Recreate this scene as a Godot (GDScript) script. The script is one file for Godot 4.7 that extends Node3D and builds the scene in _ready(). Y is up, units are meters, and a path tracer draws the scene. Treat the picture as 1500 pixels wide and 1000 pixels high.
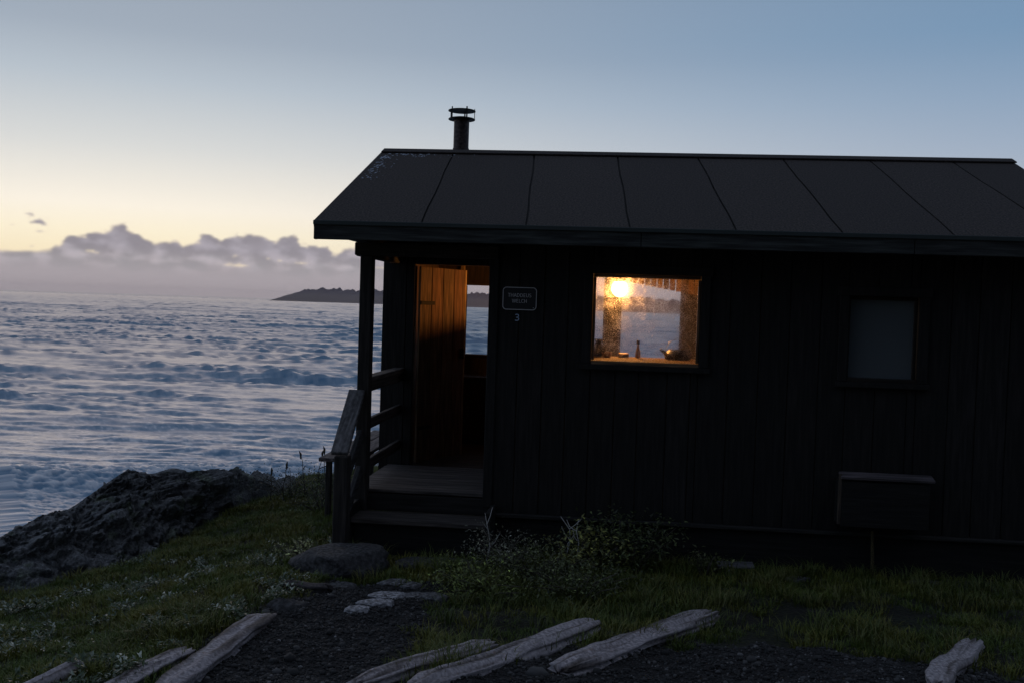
extends Node3D

const SEA_Y := -9.0
const SUN_AZ := -29.0
var rng := RandomNumberGenerator.new()
var boxes := {}
var woods := {}
var tex := {}
var bump := FastNoiseLite.new()
var cabin: Node3D

# ------------------------------------------------------------------ helpers
func lin(r: float, g: float, b: float, a := 1.0) -> Color:
	return Color(r, g, b, a).linear_to_srgb()

func sm(a: float, b: float, t: float) -> float:
	return smoothstep(a, b, t)

func mi(called: String, mesh: Mesh, mat: Material, parent: Node, where := Vector3.ZERO, turn := Vector3.ZERO) -> MeshInstance3D:
	var o := MeshInstance3D.new()
	o.name = called
	o.mesh = mesh
	if mat: o.material_override = mat
	parent.add_child(o, true)
	if parent == self: o.position = where
	else: o.position = where - base_of(parent)
	o.rotation = turn
	return o

# world place of an unturned node of the cabin tree
func base_of(n: Node) -> Vector3:
	var p := Vector3.ZERO
	while n != self and n is Node3D:
		p += (n as Node3D).position
		n = n.get_parent()
	return p

func tag(o: Node, label: String, category: String, group := "", kind := "") -> Node:
	if label: o.set_meta("label", label)
	if category: o.set_meta("category", category)
	if group: o.set_meta("group", group)
	if kind: o.set_meta("kind", kind)
	return o

func thing(called: String, where: Vector3, label: String, category: String, group := "", turn := 0.0) -> Node3D:
	var o := Node3D.new()
	o.name = called
	add_child(o, true)
	o.position = where
	o.rotation.y = turn
	tag(o, label, category, group)
	return o

# a part given in its parent's own axes
func part(called: String, mesh: Mesh, mat: Material, parent: Node, local := Vector3.ZERO, turn := Vector3.ZERO) -> MeshInstance3D:
	var o := MeshInstance3D.new()
	o.name = called
	o.mesh = mesh
	o.material_override = mat
	parent.add_child(o, true)
	o.position = local
	o.rotation = turn
	return o

func face(st: SurfaceTool, a: Vector3, b: Vector3, c: Vector3, centre: Vector3) -> void:
	var n := (b - a).cross(c - a)
	if n.length_squared() < 1e-16: return
	if n.dot((a + b + c) / 3.0 - centre) > 0.0:
		var t := b
		b = c
		c = t
		n = -n
	st.set_normal(-n.normalized())
	st.add_vertex(a)
	st.set_normal(-n.normalized())
	st.add_vertex(b)
	st.set_normal(-n.normalized())
	st.add_vertex(c)

func bevel_into(st: SurfaceTool, size: Vector3, bev: float, tf := Transform3D.IDENTITY) -> void:
	var hs := size / 2.0
	bev = minf(bev, minf(hs.x, minf(hs.y, hs.z)) * 0.5)
	var c0: Vector3 = tf.origin
	for ax in 3:
		var u := (ax + 1) % 3
		var v := (ax + 2) % 3
		for s in [-1.0, 1.0]:
			var q: Array = []
			for k in [[-1, -1], [1, -1], [1, 1], [-1, 1]]:
				var p := Vector3.ZERO
				p[ax] = s * hs[ax]
				p[u] = k[0] * (hs[u] - bev)
				p[v] = k[1] * (hs[v] - bev)
				q.append(tf * p)
			face(st, q[0], q[1], q[2], c0)
			face(st, q[0], q[2], q[3], c0)
		for su in [-1.0, 1.0]:
			for sv in [-1.0, 1.0]:
				var q: Array = []
				for k in [[-1, 0], [1, 0], [1, 1], [-1, 1]]:
					var p := Vector3.ZERO
					p[ax] = k[0] * (hs[ax] - bev)
					p[u] = su * (hs[u] - (0.0 if k[1] == 0 else bev))
					p[v] = sv * (hs[v] - (bev if k[1] == 0 else 0.0))
					q.append(tf * p)
				face(st, q[0], q[1], q[2], c0)
				face(st, q[0], q[2], q[3], c0)
	for sx in [-1.0, 1.0]:
		for sy in [-1.0, 1.0]:
			for sz in [-1.0, 1.0]:
				face(st, tf * Vector3(sx * hs.x, sy * (hs.y - bev), sz * (hs.z - bev)), tf * Vector3(sx * (hs.x - bev), sy * hs.y, sz * (hs.z - bev)), tf * Vector3(sx * (hs.x - bev), sy * (hs.y - bev), sz * hs.z), c0)

func bbox(size: Vector3, bev := 0.003) -> Mesh:
	var key := "%.3f %.3f %.3f %.4f" % [size.x, size.y, size.z, bev]
	if not boxes.has(key):
		var st := SurfaceTool.new()
		st.begin(Mesh.PRIMITIVE_TRIANGLES)
		bevel_into(st, size, bev)
		boxes[key] = st.commit()
	return boxes[key]

# grid of points, u to the right and v towards the viewer
func grid(nu: int, nv: int, pts: PackedVector3Array, cols := PackedColorArray(), uvs := PackedVector2Array(), wrap_u := false) -> ArrayMesh:
	var nr := PackedVector3Array()
	nr.resize(pts.size())
	for j in nv:
		for i in nu:
			var i0 := i - 1
			var i1 := i + 1
			if wrap_u:
				if i0 < 0: i0 = nu - 2
				if i1 >= nu: i1 = 1
			else:
				i0 = maxi(i0, 0)
				i1 = mini(i1, nu - 1)
			var du := pts[j * nu + i1] - pts[j * nu + i0]
			var dv := pts[mini(j + 1, nv - 1) * nu + i] - pts[maxi(j - 1, 0) * nu + i]
			nr[j * nu + i] = dv.cross(du).normalized()
	var idx := PackedInt32Array()
	idx.resize((nu - 1) * (nv - 1) * 6)
	var k := 0
	for j in nv - 1:
		for i in nu - 1:
			var a := j * nu + i
			idx[k] = a
			idx[k + 1] = a + 1
			idx[k + 2] = a + nu + 1
			idx[k + 3] = a
			idx[k + 4] = a + nu + 1
			idx[k + 5] = a + nu
			k += 6
	var arr := []
	arr.resize(Mesh.ARRAY_MAX)
	arr[Mesh.ARRAY_VERTEX] = pts
	arr[Mesh.ARRAY_NORMAL] = nr
	arr[Mesh.ARRAY_INDEX] = idx
	if cols.size(): arr[Mesh.ARRAY_COLOR] = cols
	if uvs.size(): arr[Mesh.ARRAY_TEX_UV] = uvs
	var m := ArrayMesh.new()
	m.add_surface_from_arrays(Mesh.PRIMITIVE_TRIANGLES, arr)
	return m

# tube along points with radii; closed with small end rings
func tube(path: PackedVector3Array, radii: PackedFloat32Array, sides := 8) -> ArrayMesh:
	var pts := PackedVector3Array()
	var n := path.size()
	var up := Vector3(0.137, 0.31, 0.94).normalized()
	for j in range(-1, n + 1):
		var k := clampi(j, 0, n - 1)
		var d := (path[mini(k + 1, n - 1)] - path[maxi(k - 1, 0)]).normalized()
		var a := up.cross(d).normalized()
		var b := d.cross(a)
		var r := radii[k] if j == k else radii[k] * 0.02
		for i in sides + 1:
			var t := -TAU * i / sides
			pts.append(path[k] + (a * cos(t) + b * sin(t)) * r)
	return grid(sides + 1, n + 2, pts, PackedColorArray(), PackedVector2Array(), true)

# body turned about y: profile of (radius, height), from the top down
func lathe(profile: Array, sides := 24) -> ArrayMesh:
	var pts := PackedVector3Array()
	for p in profile:
		for i in sides + 1:
			var t: float = TAU * i / sides
			pts.append(Vector3(sin(t) * p[0], p[1], cos(t) * p[0]))
	return grid(sides + 1, profile.size(), pts, PackedColorArray(), PackedVector2Array(), true)

func noise_tex(key: String, size: int, freq: float, seed_: int, lo: float, hi: float, oct := 5, kind := FastNoiseLite.TYPE_SIMPLEX_SMOOTH, normal := 0.0) -> Texture2D:
	if tex.has(key): return tex[key]
	var n := FastNoiseLite.new()
	n.seed = seed_
	n.noise_type = kind
	n.frequency = freq
	n.fractal_octaves = oct
	n.fractal_gain = 0.55
	var im := n.get_seamless_image(size, size, false, false, 0.15)
	im.convert(Image.FORMAT_RGB8)
	if normal > 0.0:
		im.convert(Image.FORMAT_RGBA8)
		im.bump_map_to_normal_map(normal)
	else:
		for y in size:
			for x in size:
				var v := lerpf(lo, hi, clampf((im.get_pixel(x, y).r - 0.2) / 0.6, 0.0, 1.0))
				im.set_pixel(x, y, Color(v, v, v))
	tex[key] = ImageTexture.create_from_image(im)
	return tex[key]

func mat(c: Color, rough := 0.9, metal := 0.0) -> StandardMaterial3D:
	var m := StandardMaterial3D.new()
	m.albedo_color = c
	m.roughness = rough
	m.metallic = metal
	return m

func grained(c: Color, scale: Vector3, t: Texture2D, rough := 0.9, height := 0.0, ht: Texture2D = null) -> StandardMaterial3D:
	var m := mat(c, rough)
	m.albedo_texture = t
	m.uv1_triplanar = true
	m.uv1_world_triplanar = true
	m.uv1_scale = scale
	if height > 0.0:
		m.heightmap_enabled = true
		m.heightmap_texture = ht if ht else t
		m.heightmap_scale = height
	return m

# weathered wood whose grain runs along axis 0, 1 or 2
func wood(r: float, g: float, b: float, axis: int, rough := 0.85) -> StandardMaterial3D:
	var key := "%f %f %f %d %f" % [r, g, b, axis, rough]
	if not woods.has(key):
		var s := Vector3(3.1, 3.1, 3.1)
		s[axis] = 0.23
		woods[key] = grained(lin(r, g, b), s, noise_tex("wood", 512, 0.016, 11, 0.5, 1.0, 6), rough, 0.35)
	return woods[key]

# ------------------------------------------------------------------ ground
func ground_y(x: float, z: float) -> float:
	var b := -0.42 + 0.05 * clampf(z, 0.0, 9.0)
	if z > 9.0: b += 0.5 * (z - 9.0) * sm(9.0, 16.0, z)
	var d := maxf(0.0, -1.9 - x)
	b -= 0.17 * minf(d, 4.0) * sm(0.0, 1.2, d)
	if x < -5.2: b -= 0.85 * (-5.2 - x)
	if z < -4.6: b -= 0.22 * (-4.6 - z)
	if z < -7.0: b -= 0.7 * (-7.0 - z)
	if b > -12.0:
		var calm := 1.0 if (x < -2.2 or z > 0.5) else 0.3
		b += bump.get_noise_2d(x * 9.0, z * 9.0) * 0.05 * calm + bump.get_noise_2d(x * 35.0 + 50.0, z * 35.0) * 0.02 * calm
	return maxf(b, -12.0)

# how much a spot is gravel
func gravel_at(x: float, z: float) -> float:
	var n := bump.get_noise_2d(x * 30.0 + 400.0, z * 30.0) * 0.16
	# path towards the porch steps
	var cx := -1.44 + 0.05 * sin(z * 1.7)
	var half := 0.44 + 0.06 * (z - 1.5)
	var a := sm(0.06, -0.06, absf(x - cx) - half + n) * sm(1.0, 1.3, z + n)
	# path that comes in from the right, below the timbers
	var e := (z - 2.05) - 0.28 * absf(x - 1.0) + n * 1.3
	var b := sm(-0.05, 0.08, e) * sm(-0.5, -0.2, x + (z - 2.6) * 0.8)
	return maxf(a, b)

func under_cabin(x: float, z: float) -> bool:
	return (x > -2.0 and x < 3.5 and z < 0.02 and z > -3.7) or (x > -1.98 and x < -0.88 and z < 0.4 and z > -1.0)

# ------------------------------------------------------------------ scene
func _ready() -> void:
	rng.seed = 7
	bump.seed = 3
	bump.frequency = 0.1
	bump.fractal_octaves = 3
	camera_and_light()
	build_ground()
	build_sea()
	build_headland()
	build_cabin()
	build_interior()
	build_sign()
	build_outside_things()
	build_rocks()
	build_timbers()
	build_plants()

func camera_and_light() -> void:
	var cam := Camera3D.new()
	cam.name = "camera"
	add_child(cam)
	cam.position = Vector3(0, 1.5, 7.6)
	cam.rotation_degrees = Vector3(-2.0, 5.8, 1.85)
	cam.fov = 38.05
	cam.near = 0.05
	cam.far = 60000.0
	var we := WorldEnvironment.new()
	we.name = "world_environment"
	var e := Environment.new()
	e.tonemap_mode = Environment.TONE_MAPPER_LINEAR
	e.tonemap_exposure = 1.0
	e.background_mode = Environment.BG_SKY
	var sky := Sky.new()
	var pm := PanoramaSkyMaterial.new()
	pm.panorama = sky_panorama()
	sky.sky_material = pm
	e.sky = sky
	e.sdfgi_enabled = true
	e.ssao_enabled = true
	e.ssil_enabled = true
	e.fog_enabled = true
	e.fog_density = 0.00003
	e.fog_light_color = Color(0.93, 0.9, 0.95)
	e.volumetric_fog_enabled = true
	e.volumetric_fog_density = 0.0
	we.environment = e
	add_child(we)
	var sun := DirectionalLight3D.new()
	sun.name = "sun"
	add_child(sun)
	# the last glow after sunset, low over the sea on the left
	sun.rotation_degrees = Vector3(-3.0, 180.0 - SUN_AZ, 0)
	sun.light_color = lin(1.0, 0.62, 0.42)
	sun.light_energy = 0.05
	sun.light_angular_distance = 40.0
	sun.shadow_enabled = true

func key3(e: float, es: Array, cs: Array) -> Vector3:
	if e <= es[0]: return cs[0]
	for k in range(1, es.size()):
		if e <= es[k]:
			var t: float = (e - es[k - 1]) / (es[k] - es[k - 1])
			return (cs[k - 1] as Vector3).lerp(cs[k], t)
	return cs[-1]

func clear_sky(phi: float, e: float) -> Vector3:
	var near := key3(e, [0.0, 2.0, 3.4, 4.8, 8.0, 11.5, 14.0, 20.0, 30.0, 55.0, 90.0], [Vector3(.97, .78, .5), Vector3(1.0, .85, .58), Vector3(1.02, .91, .69), Vector3(1.0, .92, .79), Vector3(.71, .715, .70), Vector3(.485, .546, .61), Vector3(.365, .425, .505), Vector3(.28, .335, .42), Vector3(.235, .285, .375), Vector3(.22, .255, .33), Vector3(.215, .245, .315)])
	var side := key3(e, [0.0, 4.0, 9.0, 15.0, 25.0, 55.0, 90.0], [Vector3(.5, .45, .46), Vector3(.42, .44, .5), Vector3(.275, .37, .515), Vector3(.15, .285, .46), Vector3(.15, .24, .39), Vector3(.19, .235, .325), Vector3(.215, .245, .315)])
	var back := key3(e, [0.0, 7.0, 17.0, 30.0, 55.0, 90.0], [Vector3(.035, .037, .05), Vector3(.042, .046, .062), Vector3(.052, .064, .092), Vector3(.08, .1, .145), Vector3(.16, .19, .25), Vector3(.215, .245, .315)])
	var w := exp(-pow(phi / 40.0, 2.0))
	var c := side.lerp(near, w)
	return c.lerp(back, sm(50.0, 170.0, phi))

func sky_panorama() -> Texture2D:
	var W := 4096
	var H := 2048
	var lo := Image.create_empty(512, 512, false, Image.FORMAT_RGBF)
	for y in 512:
		var el := 90.0 - (y + 0.5) / 512.0 * 180.0
		for x in 512:
			var az := wrapf((x + 0.5) / 512.0 * 360.0, -180.0, 180.0)
			var phi := absf(wrapf(az - SUN_AZ, -180.0, 180.0))
			var c := clear_sky(phi, el) if el > 0.0 else Vector3(.40, .36, .385)
			lo.set_pixel(x, y, Color(c.x, c.y, c.z))
	lo.resize(W, H, Image.INTERPOLATE_BILINEAR)
	var n := FastNoiseLite.new()
	n.seed = 21
	n.frequency = 0.55
	n.fractal_octaves = 5
	n.fractal_gain = 0.52
	var big := FastNoiseLite.new()
	big.seed = 5
	big.frequency = 0.11
	big.fractal_octaves = 2
	for y in range(int(H * (90.0 - 6.5) / 180.0), H / 2):
		var el := 90.0 - (y + 0.5) / H * 180.0
		var e := maxf(el, 0.0)
		for x in W:
			var az := wrapf((x + 0.5) / W * 360.0, -180.0, 180.0)
			var phi := absf(wrapf(az - SUN_AZ, -180.0, 180.0))
			var left_gap := sm(-29.0, -32.0, az) * sm(-44.0, -38.0, az)
			# a flat deck of cloud with rounded heads standing on it
			var v := n.get_noise_2d(az * 0.75, e * 1.5)
			var lump := big.get_noise_2d(az * 1.25, 3.0)
			var knob := big.get_noise_2d(az * 5.0, 60.0)
			var deck_top := 2.25 + 0.3 * big.get_noise_2d(az * 1.4, 20.0)
			var deck_d := (deck_top - e) * 1.6 + v * 0.3
			var head_top := 2.55 + 1.0 * sqrt(maxf(0.0, lump + 0.5)) + 0.5 * knob - 2.4 * left_gap
			var hole := n.get_noise_2d(az * 0.45 + 50.0, e * 2.4)
			var head_d := minf((head_top - e) * 1.5 + v * 1.0, (e - 1.9) * 1.6 + 0.55 - hole * 2.3)
			var wisp := n.get_noise_2d(az * 0.5 + 90.0, e * 2.2) * 1.7 - 0.75 - absf(e - 3.2) * 0.5 + left_gap * 0.45
			var d := maxf(maxf(deck_d, head_d), wisp)
			var a := sm(-0.02, 0.34, d)
			if a <= 0.0: continue
			var bright := lerpf(1.0, 0.16, sm(20.0, 170.0, phi))
			var warm := exp(-pow(phi / 34.0, 2.0))
			var v2 := n.get_noise_2d(az * 0.75 + 0.35, e * 1.5 + 0.5)
			var deck := Vector3(.42, .375, .405).lerp(Vector3(.375, .35, .38), sm(0.9, 1.9, e) * (0.6 + v))
			var head := Vector3(.315, .29, .335)
			var c := deck.lerp(head, sm(1.8, 2.8, e) * 0.9)
			c *= 1.0 + clampf((v2 - v) * 0.5, -0.12, 0.26) * sm(1.0, 2.2, e)
			c = c.lerp(Vector3(.5, .42, .42), sm(1.0, 0.0, e) * 0.35)
			c = c.lerp(Vector3(.97, .78, .58), sm(0.42, 0.0, d) * warm * 0.55)
			c = c.lerp(Vector3(.38, .37, .42), (1.0 - warm) * 0.6)
			c *= bright
			var s := lo.get_pixel(x, y)
			var o := Vector3(s.r, s.g, s.b).lerp(c, a * 0.97)
			lo.set_pixel(x, y, Color(o.x, o.y, o.z))
	return ImageTexture.create_from_image(lo)

func build_ground() -> void:
	var xs := PackedFloat32Array()
	var zs := PackedFloat32Array()
	var x := -60.0
	while x < 60.0:
		xs.append(x)
		var dx := 0.05 if x > -6.0 and x < 4.5 else (0.5 if absf(x) < 16.0 else 3.0)
		x += dx
	var z := -40.0
	while z < 90.0:
		zs.append(z)
		z += 0.05 if z > -5.0 and z < 4.5 else (0.5 if absf(z) < 16.0 else 3.0)
	var pts := PackedVector3Array()
	var cols := PackedColorArray()
	for zz in zs:
		for xx in xs:
			pts.append(Vector3(xx, ground_y(xx, zz), zz))
			var g := gravel_at(xx, zz) if zz < 12.0 else 0.0
			var n := bump.get_noise_2d(xx * 20.0, zz * 20.0)
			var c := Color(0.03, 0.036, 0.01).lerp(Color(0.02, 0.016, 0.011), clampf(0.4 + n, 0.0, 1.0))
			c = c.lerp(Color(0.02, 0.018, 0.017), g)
			if xx < -5.6 or zz < -6.5: c = Color(0.09, 0.075, 0.055)
			cols.append(c)
	var m := grained(Color.WHITE, Vector3(1.7, 1.7, 1.7), noise_tex("soil", 512, 0.03, 5, 0.45, 1.0, 6), 0.95, 1.2)
	m.vertex_color_use_as_albedo = true
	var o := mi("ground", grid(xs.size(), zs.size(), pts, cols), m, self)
	tag(o, "", "", "", "structure")

# ------------------------------------------------------------------ sea
func build_sea() -> void:
	var azs := PackedFloat32Array()
	var a := -100.0
	while a < 100.0:
		azs.append(a)
		a += 0.1 if a > -40.0 and a < 28.0 else 3.0
	azs.append(100.0)
	var rs := PackedFloat32Array([13000.0, 10000.0, 8000.0, 6800.0, 5800.0, 5000.0, 4400.0, 4100.0])
	var rr := 4000.0
	while rr > 26.0:
		rs.append(rr)
		rr -= rr / 230.0 if rr > 350.0 else maxf(1.5, 0.0) if rr > 200.0 else rr * rr / 10.5 * 0.00068 if rr > 38.0 else 0.2 if rr > 34.0 else 1.0
	var waves := []
	var w := RandomNumberGenerator.new()
	w.seed = 12
	for k in 34:
		var lam := 34.0 * pow(0.875, k) * w.randf_range(0.9, 1.1)
		var spread := lerpf(0.05, 0.3, minf(k / 20.0, 1.0))
		var t := w.randfn(0.0, spread) + 0.1
		var amp := 0.0125 * lam * (0.42 if lam > 11.0 else (0.5 if lam > 5.0 else 1.5)) * w.randf_range(0.6, 1.2)
		waves.append([TAU / lam * sin(t), TAU / lam * cos(t), amp, w.randf() * TAU, lam])
	var env := FastNoiseLite.new()
	env.seed = 9
	env.frequency = 0.02
	env.fractal_octaves = 3
	var fine := FastNoiseLite.new()
	fine.seed = 31
	fine.frequency = 0.8
	fine.fractal_octaves = 5
	fine.fractal_gain = 0.6
	var nu := azs.size()
	var nv := rs.size()
	var pts := PackedVector3Array()
	var cols := PackedColorArray()
	var uvs := PackedVector2Array()
	pts.resize(nu * nv)
	cols.resize(nu * nv)
	uvs.resize(nu * nv)
	var k := 0
	for j in nv:
		var r := rs[j]
		var dr := rs[j - 1] - r if j > 0 else r
		var use := []
		for wv in waves:
			var keep := clampf(wv[4] / (1.1 * dr) - 0.5, 0.0, 1.0)
			if keep > 0.0: use.append([wv[0], wv[1], wv[2] * keep, wv[3]])
		for i in nu:
			var t := deg_to_rad(azs[i])
			var x := sin(t) * r
			var z := -cos(t) * r
			var y := 0.0
			var foam_and_sheen := 0.0
			if r < 4500.0:
				var ev := 0.75 + 0.9 * env.get_noise_2d(x * 0.8, z * 1.6)
				for wv in use:
					var s := sin(wv[0] * x + wv[1] * z + wv[3])
					y += wv[2] * (2.6 * pow(0.5 + 0.5 * s, 2.2) - 0.9)
				y *= ev * lerpf(1.2, 0.65, sm(130.0, 74.0, r))
				if r < 190.0:
					# the wash and the breakers towards the shore
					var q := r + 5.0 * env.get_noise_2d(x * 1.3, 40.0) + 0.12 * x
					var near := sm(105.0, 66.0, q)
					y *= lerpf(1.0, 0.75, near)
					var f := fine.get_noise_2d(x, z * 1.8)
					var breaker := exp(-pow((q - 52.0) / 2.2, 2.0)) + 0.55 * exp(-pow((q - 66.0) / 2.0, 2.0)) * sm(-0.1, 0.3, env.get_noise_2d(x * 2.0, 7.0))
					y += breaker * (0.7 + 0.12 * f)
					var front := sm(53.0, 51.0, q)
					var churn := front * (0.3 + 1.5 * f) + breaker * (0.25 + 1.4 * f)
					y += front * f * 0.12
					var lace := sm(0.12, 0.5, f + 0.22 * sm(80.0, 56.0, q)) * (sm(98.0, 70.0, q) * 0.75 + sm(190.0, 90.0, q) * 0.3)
					foam_and_sheen = clampf(maxf(churn, maxf(lace, 0.42 * sm(190.0, 75.0, q) * (0.6 + 1.3 * f))), 0.0, 1.0)  # last term also paints sky sheen on the wash, besides aerated white water
			pts[k] = Vector3(x, SEA_Y + y, z)
			uvs[k] = Vector2(x / 13.0, z / 7.5)
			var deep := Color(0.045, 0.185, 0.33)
			cols[k] = deep.lerp(Color(0.58, 0.62, 0.68), foam_and_sheen)
			k += 1
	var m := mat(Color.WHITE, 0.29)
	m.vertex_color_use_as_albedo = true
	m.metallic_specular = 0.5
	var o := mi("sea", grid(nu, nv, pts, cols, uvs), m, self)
	tag(o, "", "", "", "structure")

func build_headland() -> void:
	# low wooded headland across the bay
	var D := 6000.0
	var n := FastNoiseLite.new()
	n.seed = 14
	n.frequency = 0.004
	n.fractal_octaves = 5
	n.fractal_gain = 0.6
	var prof := FastNoiseLite.new()
	prof.seed = 8
	prof.frequency = 0.0012
	var nu := 620
	var nv := 26
	var pts := PackedVector3Array()
	var cols := PackedColorArray()
	for j in nv:
		var v := 1.0 - float(j) / (nv - 1)
		for i in nu:
			var x := -2190.0 + 3900.0 * i / (nu - 1) 
			var from_tip := x + 2190.0
			var rise := 1.0 - exp(-from_tip / 34.0)
			var hgt := (84.0 + 8.0 * prof.get_noise_1d(x)) * rise
			var across := sin(clampf(v * 1.25, 0.0, 1.0) * PI * 0.5) if v < 0.8 else 1.0 - (v - 0.8) * 2.0
			var woods_ := maxf(0.0, n.get_noise_2d(x * 2.6, v * 900.0) + 0.15) * 40.0 * sm(0.35, 0.75, v) * sm(0.0, 140.0, from_tip)
			var y := SEA_Y - 4.0 + hgt * across + woods_ + n.get_noise_2d(x * 3.0, v * 900.0) * 5.0 * across
			pts.append(Vector3(x + v * 60.0, y, -D - v * 700.0))
			var tree := sm(0.3, 0.5, v)
			cols.append(Color(0.26, 0.18, 0.14).lerp(Color(0.19, 0.13, 0.12), tree))  # part of the air haze is mixed into these lightened colours
	var m := mat(Color.WHITE, 1.0)
	m.vertex_color_use_as_albedo = true
	var o := mi("headland", grid(nu, nv, pts, cols), m, self)
	tag(o, "", "", "", "structure")

# ------------------------------------------------------------------ cabin
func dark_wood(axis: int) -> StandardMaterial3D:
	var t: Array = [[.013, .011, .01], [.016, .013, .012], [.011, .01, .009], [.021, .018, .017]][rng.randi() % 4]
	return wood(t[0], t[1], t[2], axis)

# runs of v that openings leave free between u0 and u1
func free_runs(u0: float, u1: float, bottom: float, top: float, openings: Array) -> Array:
	var cut := []
	for o in openings:
		if o.position.x < u1 - 0.001 and o.end.x > u0 + 0.001: cut.append([o.position.y, o.end.y])
	cut.sort_custom(func(p, q): return p[0] < q[0])
	var runs := []
	var v := bottom
	for c in cut:
		if c[0] > v + 0.004: runs.append([v, c[0]])
		v = maxf(v, c[1])
	if top > v + 0.004: runs.append([v, top])
	return runs

# a wall: lining inside, boards outside. o is the start of its foot, dir along it, out its outer side
func wall(called: String, o: Vector3, dir: Vector3, out: Vector3, length: float, top: Callable, openings: Array, inside := 0.16, both := false) -> MeshInstance3D:
	var st := SurfaceTool.new()
	st.begin(Mesh.PRIMITIVE_TRIANGLES)
	var cuts := [0.0, length]
	for q in openings:
		cuts.append(clampf(q.position.x, 0.0, length))
		cuts.append(clampf(q.end.x, 0.0, length))
	var s := 0.3
	while s < length:
		cuts.append(s)
		s += 0.3
	cuts.sort()
	var b := Basis(dir, Vector3.UP, out)
	for k in cuts.size() - 1:
		var u0: float = cuts[k]
		var u1: float = cuts[k + 1]
		if u1 - u0 < 0.002: continue
		for r in free_runs(u0, u1, 0.0, minf(top.call(u0), top.call(u1)), openings):
			var c = dir * (u0 + u1) / 2.0 + Vector3.UP * (r[0] + r[1]) / 2.0 + out * -0.06
			bevel_into(st, Vector3(u1 - u0 - 0.0005, r[1] - r[0], 0.076), 0.0001, Transform3D(b, c))
	var w := mi(called, st.commit(), wood(inside, inside * 0.6, inside * 0.32, 1), cabin, o)
	var sides := [0.0]
	if both: sides.append(-0.12)
	for off in sides:
		var u := 0.0
		while u < length - 0.02:
			var bw := rng.randf_range(0.17, 0.235)
			var u1 := minf(u + bw, length)
			for q in openings:
				for edge in [q.position.x, q.end.x]:
					if edge > u + 0.01 and edge < u1 + 0.05: u1 = edge
			var deep := rng.randf_range(0.018, 0.024)
			for r in free_runs(u, u1, 0.0, minf(top.call(u), top.call(u1)), openings):
				var size := Vector3(snappedf(u1 - u - 0.006, 0.002), snappedf(r[1] - r[0], 0.002), 0.02)
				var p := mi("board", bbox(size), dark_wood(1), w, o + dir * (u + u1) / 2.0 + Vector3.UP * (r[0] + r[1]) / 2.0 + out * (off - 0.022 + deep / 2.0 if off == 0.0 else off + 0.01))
				p.basis = b
			u = u1
	return w

func roof_y(z: float) -> float:
	return 2.965 - absf(z + 1.8) * 0.394

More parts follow.
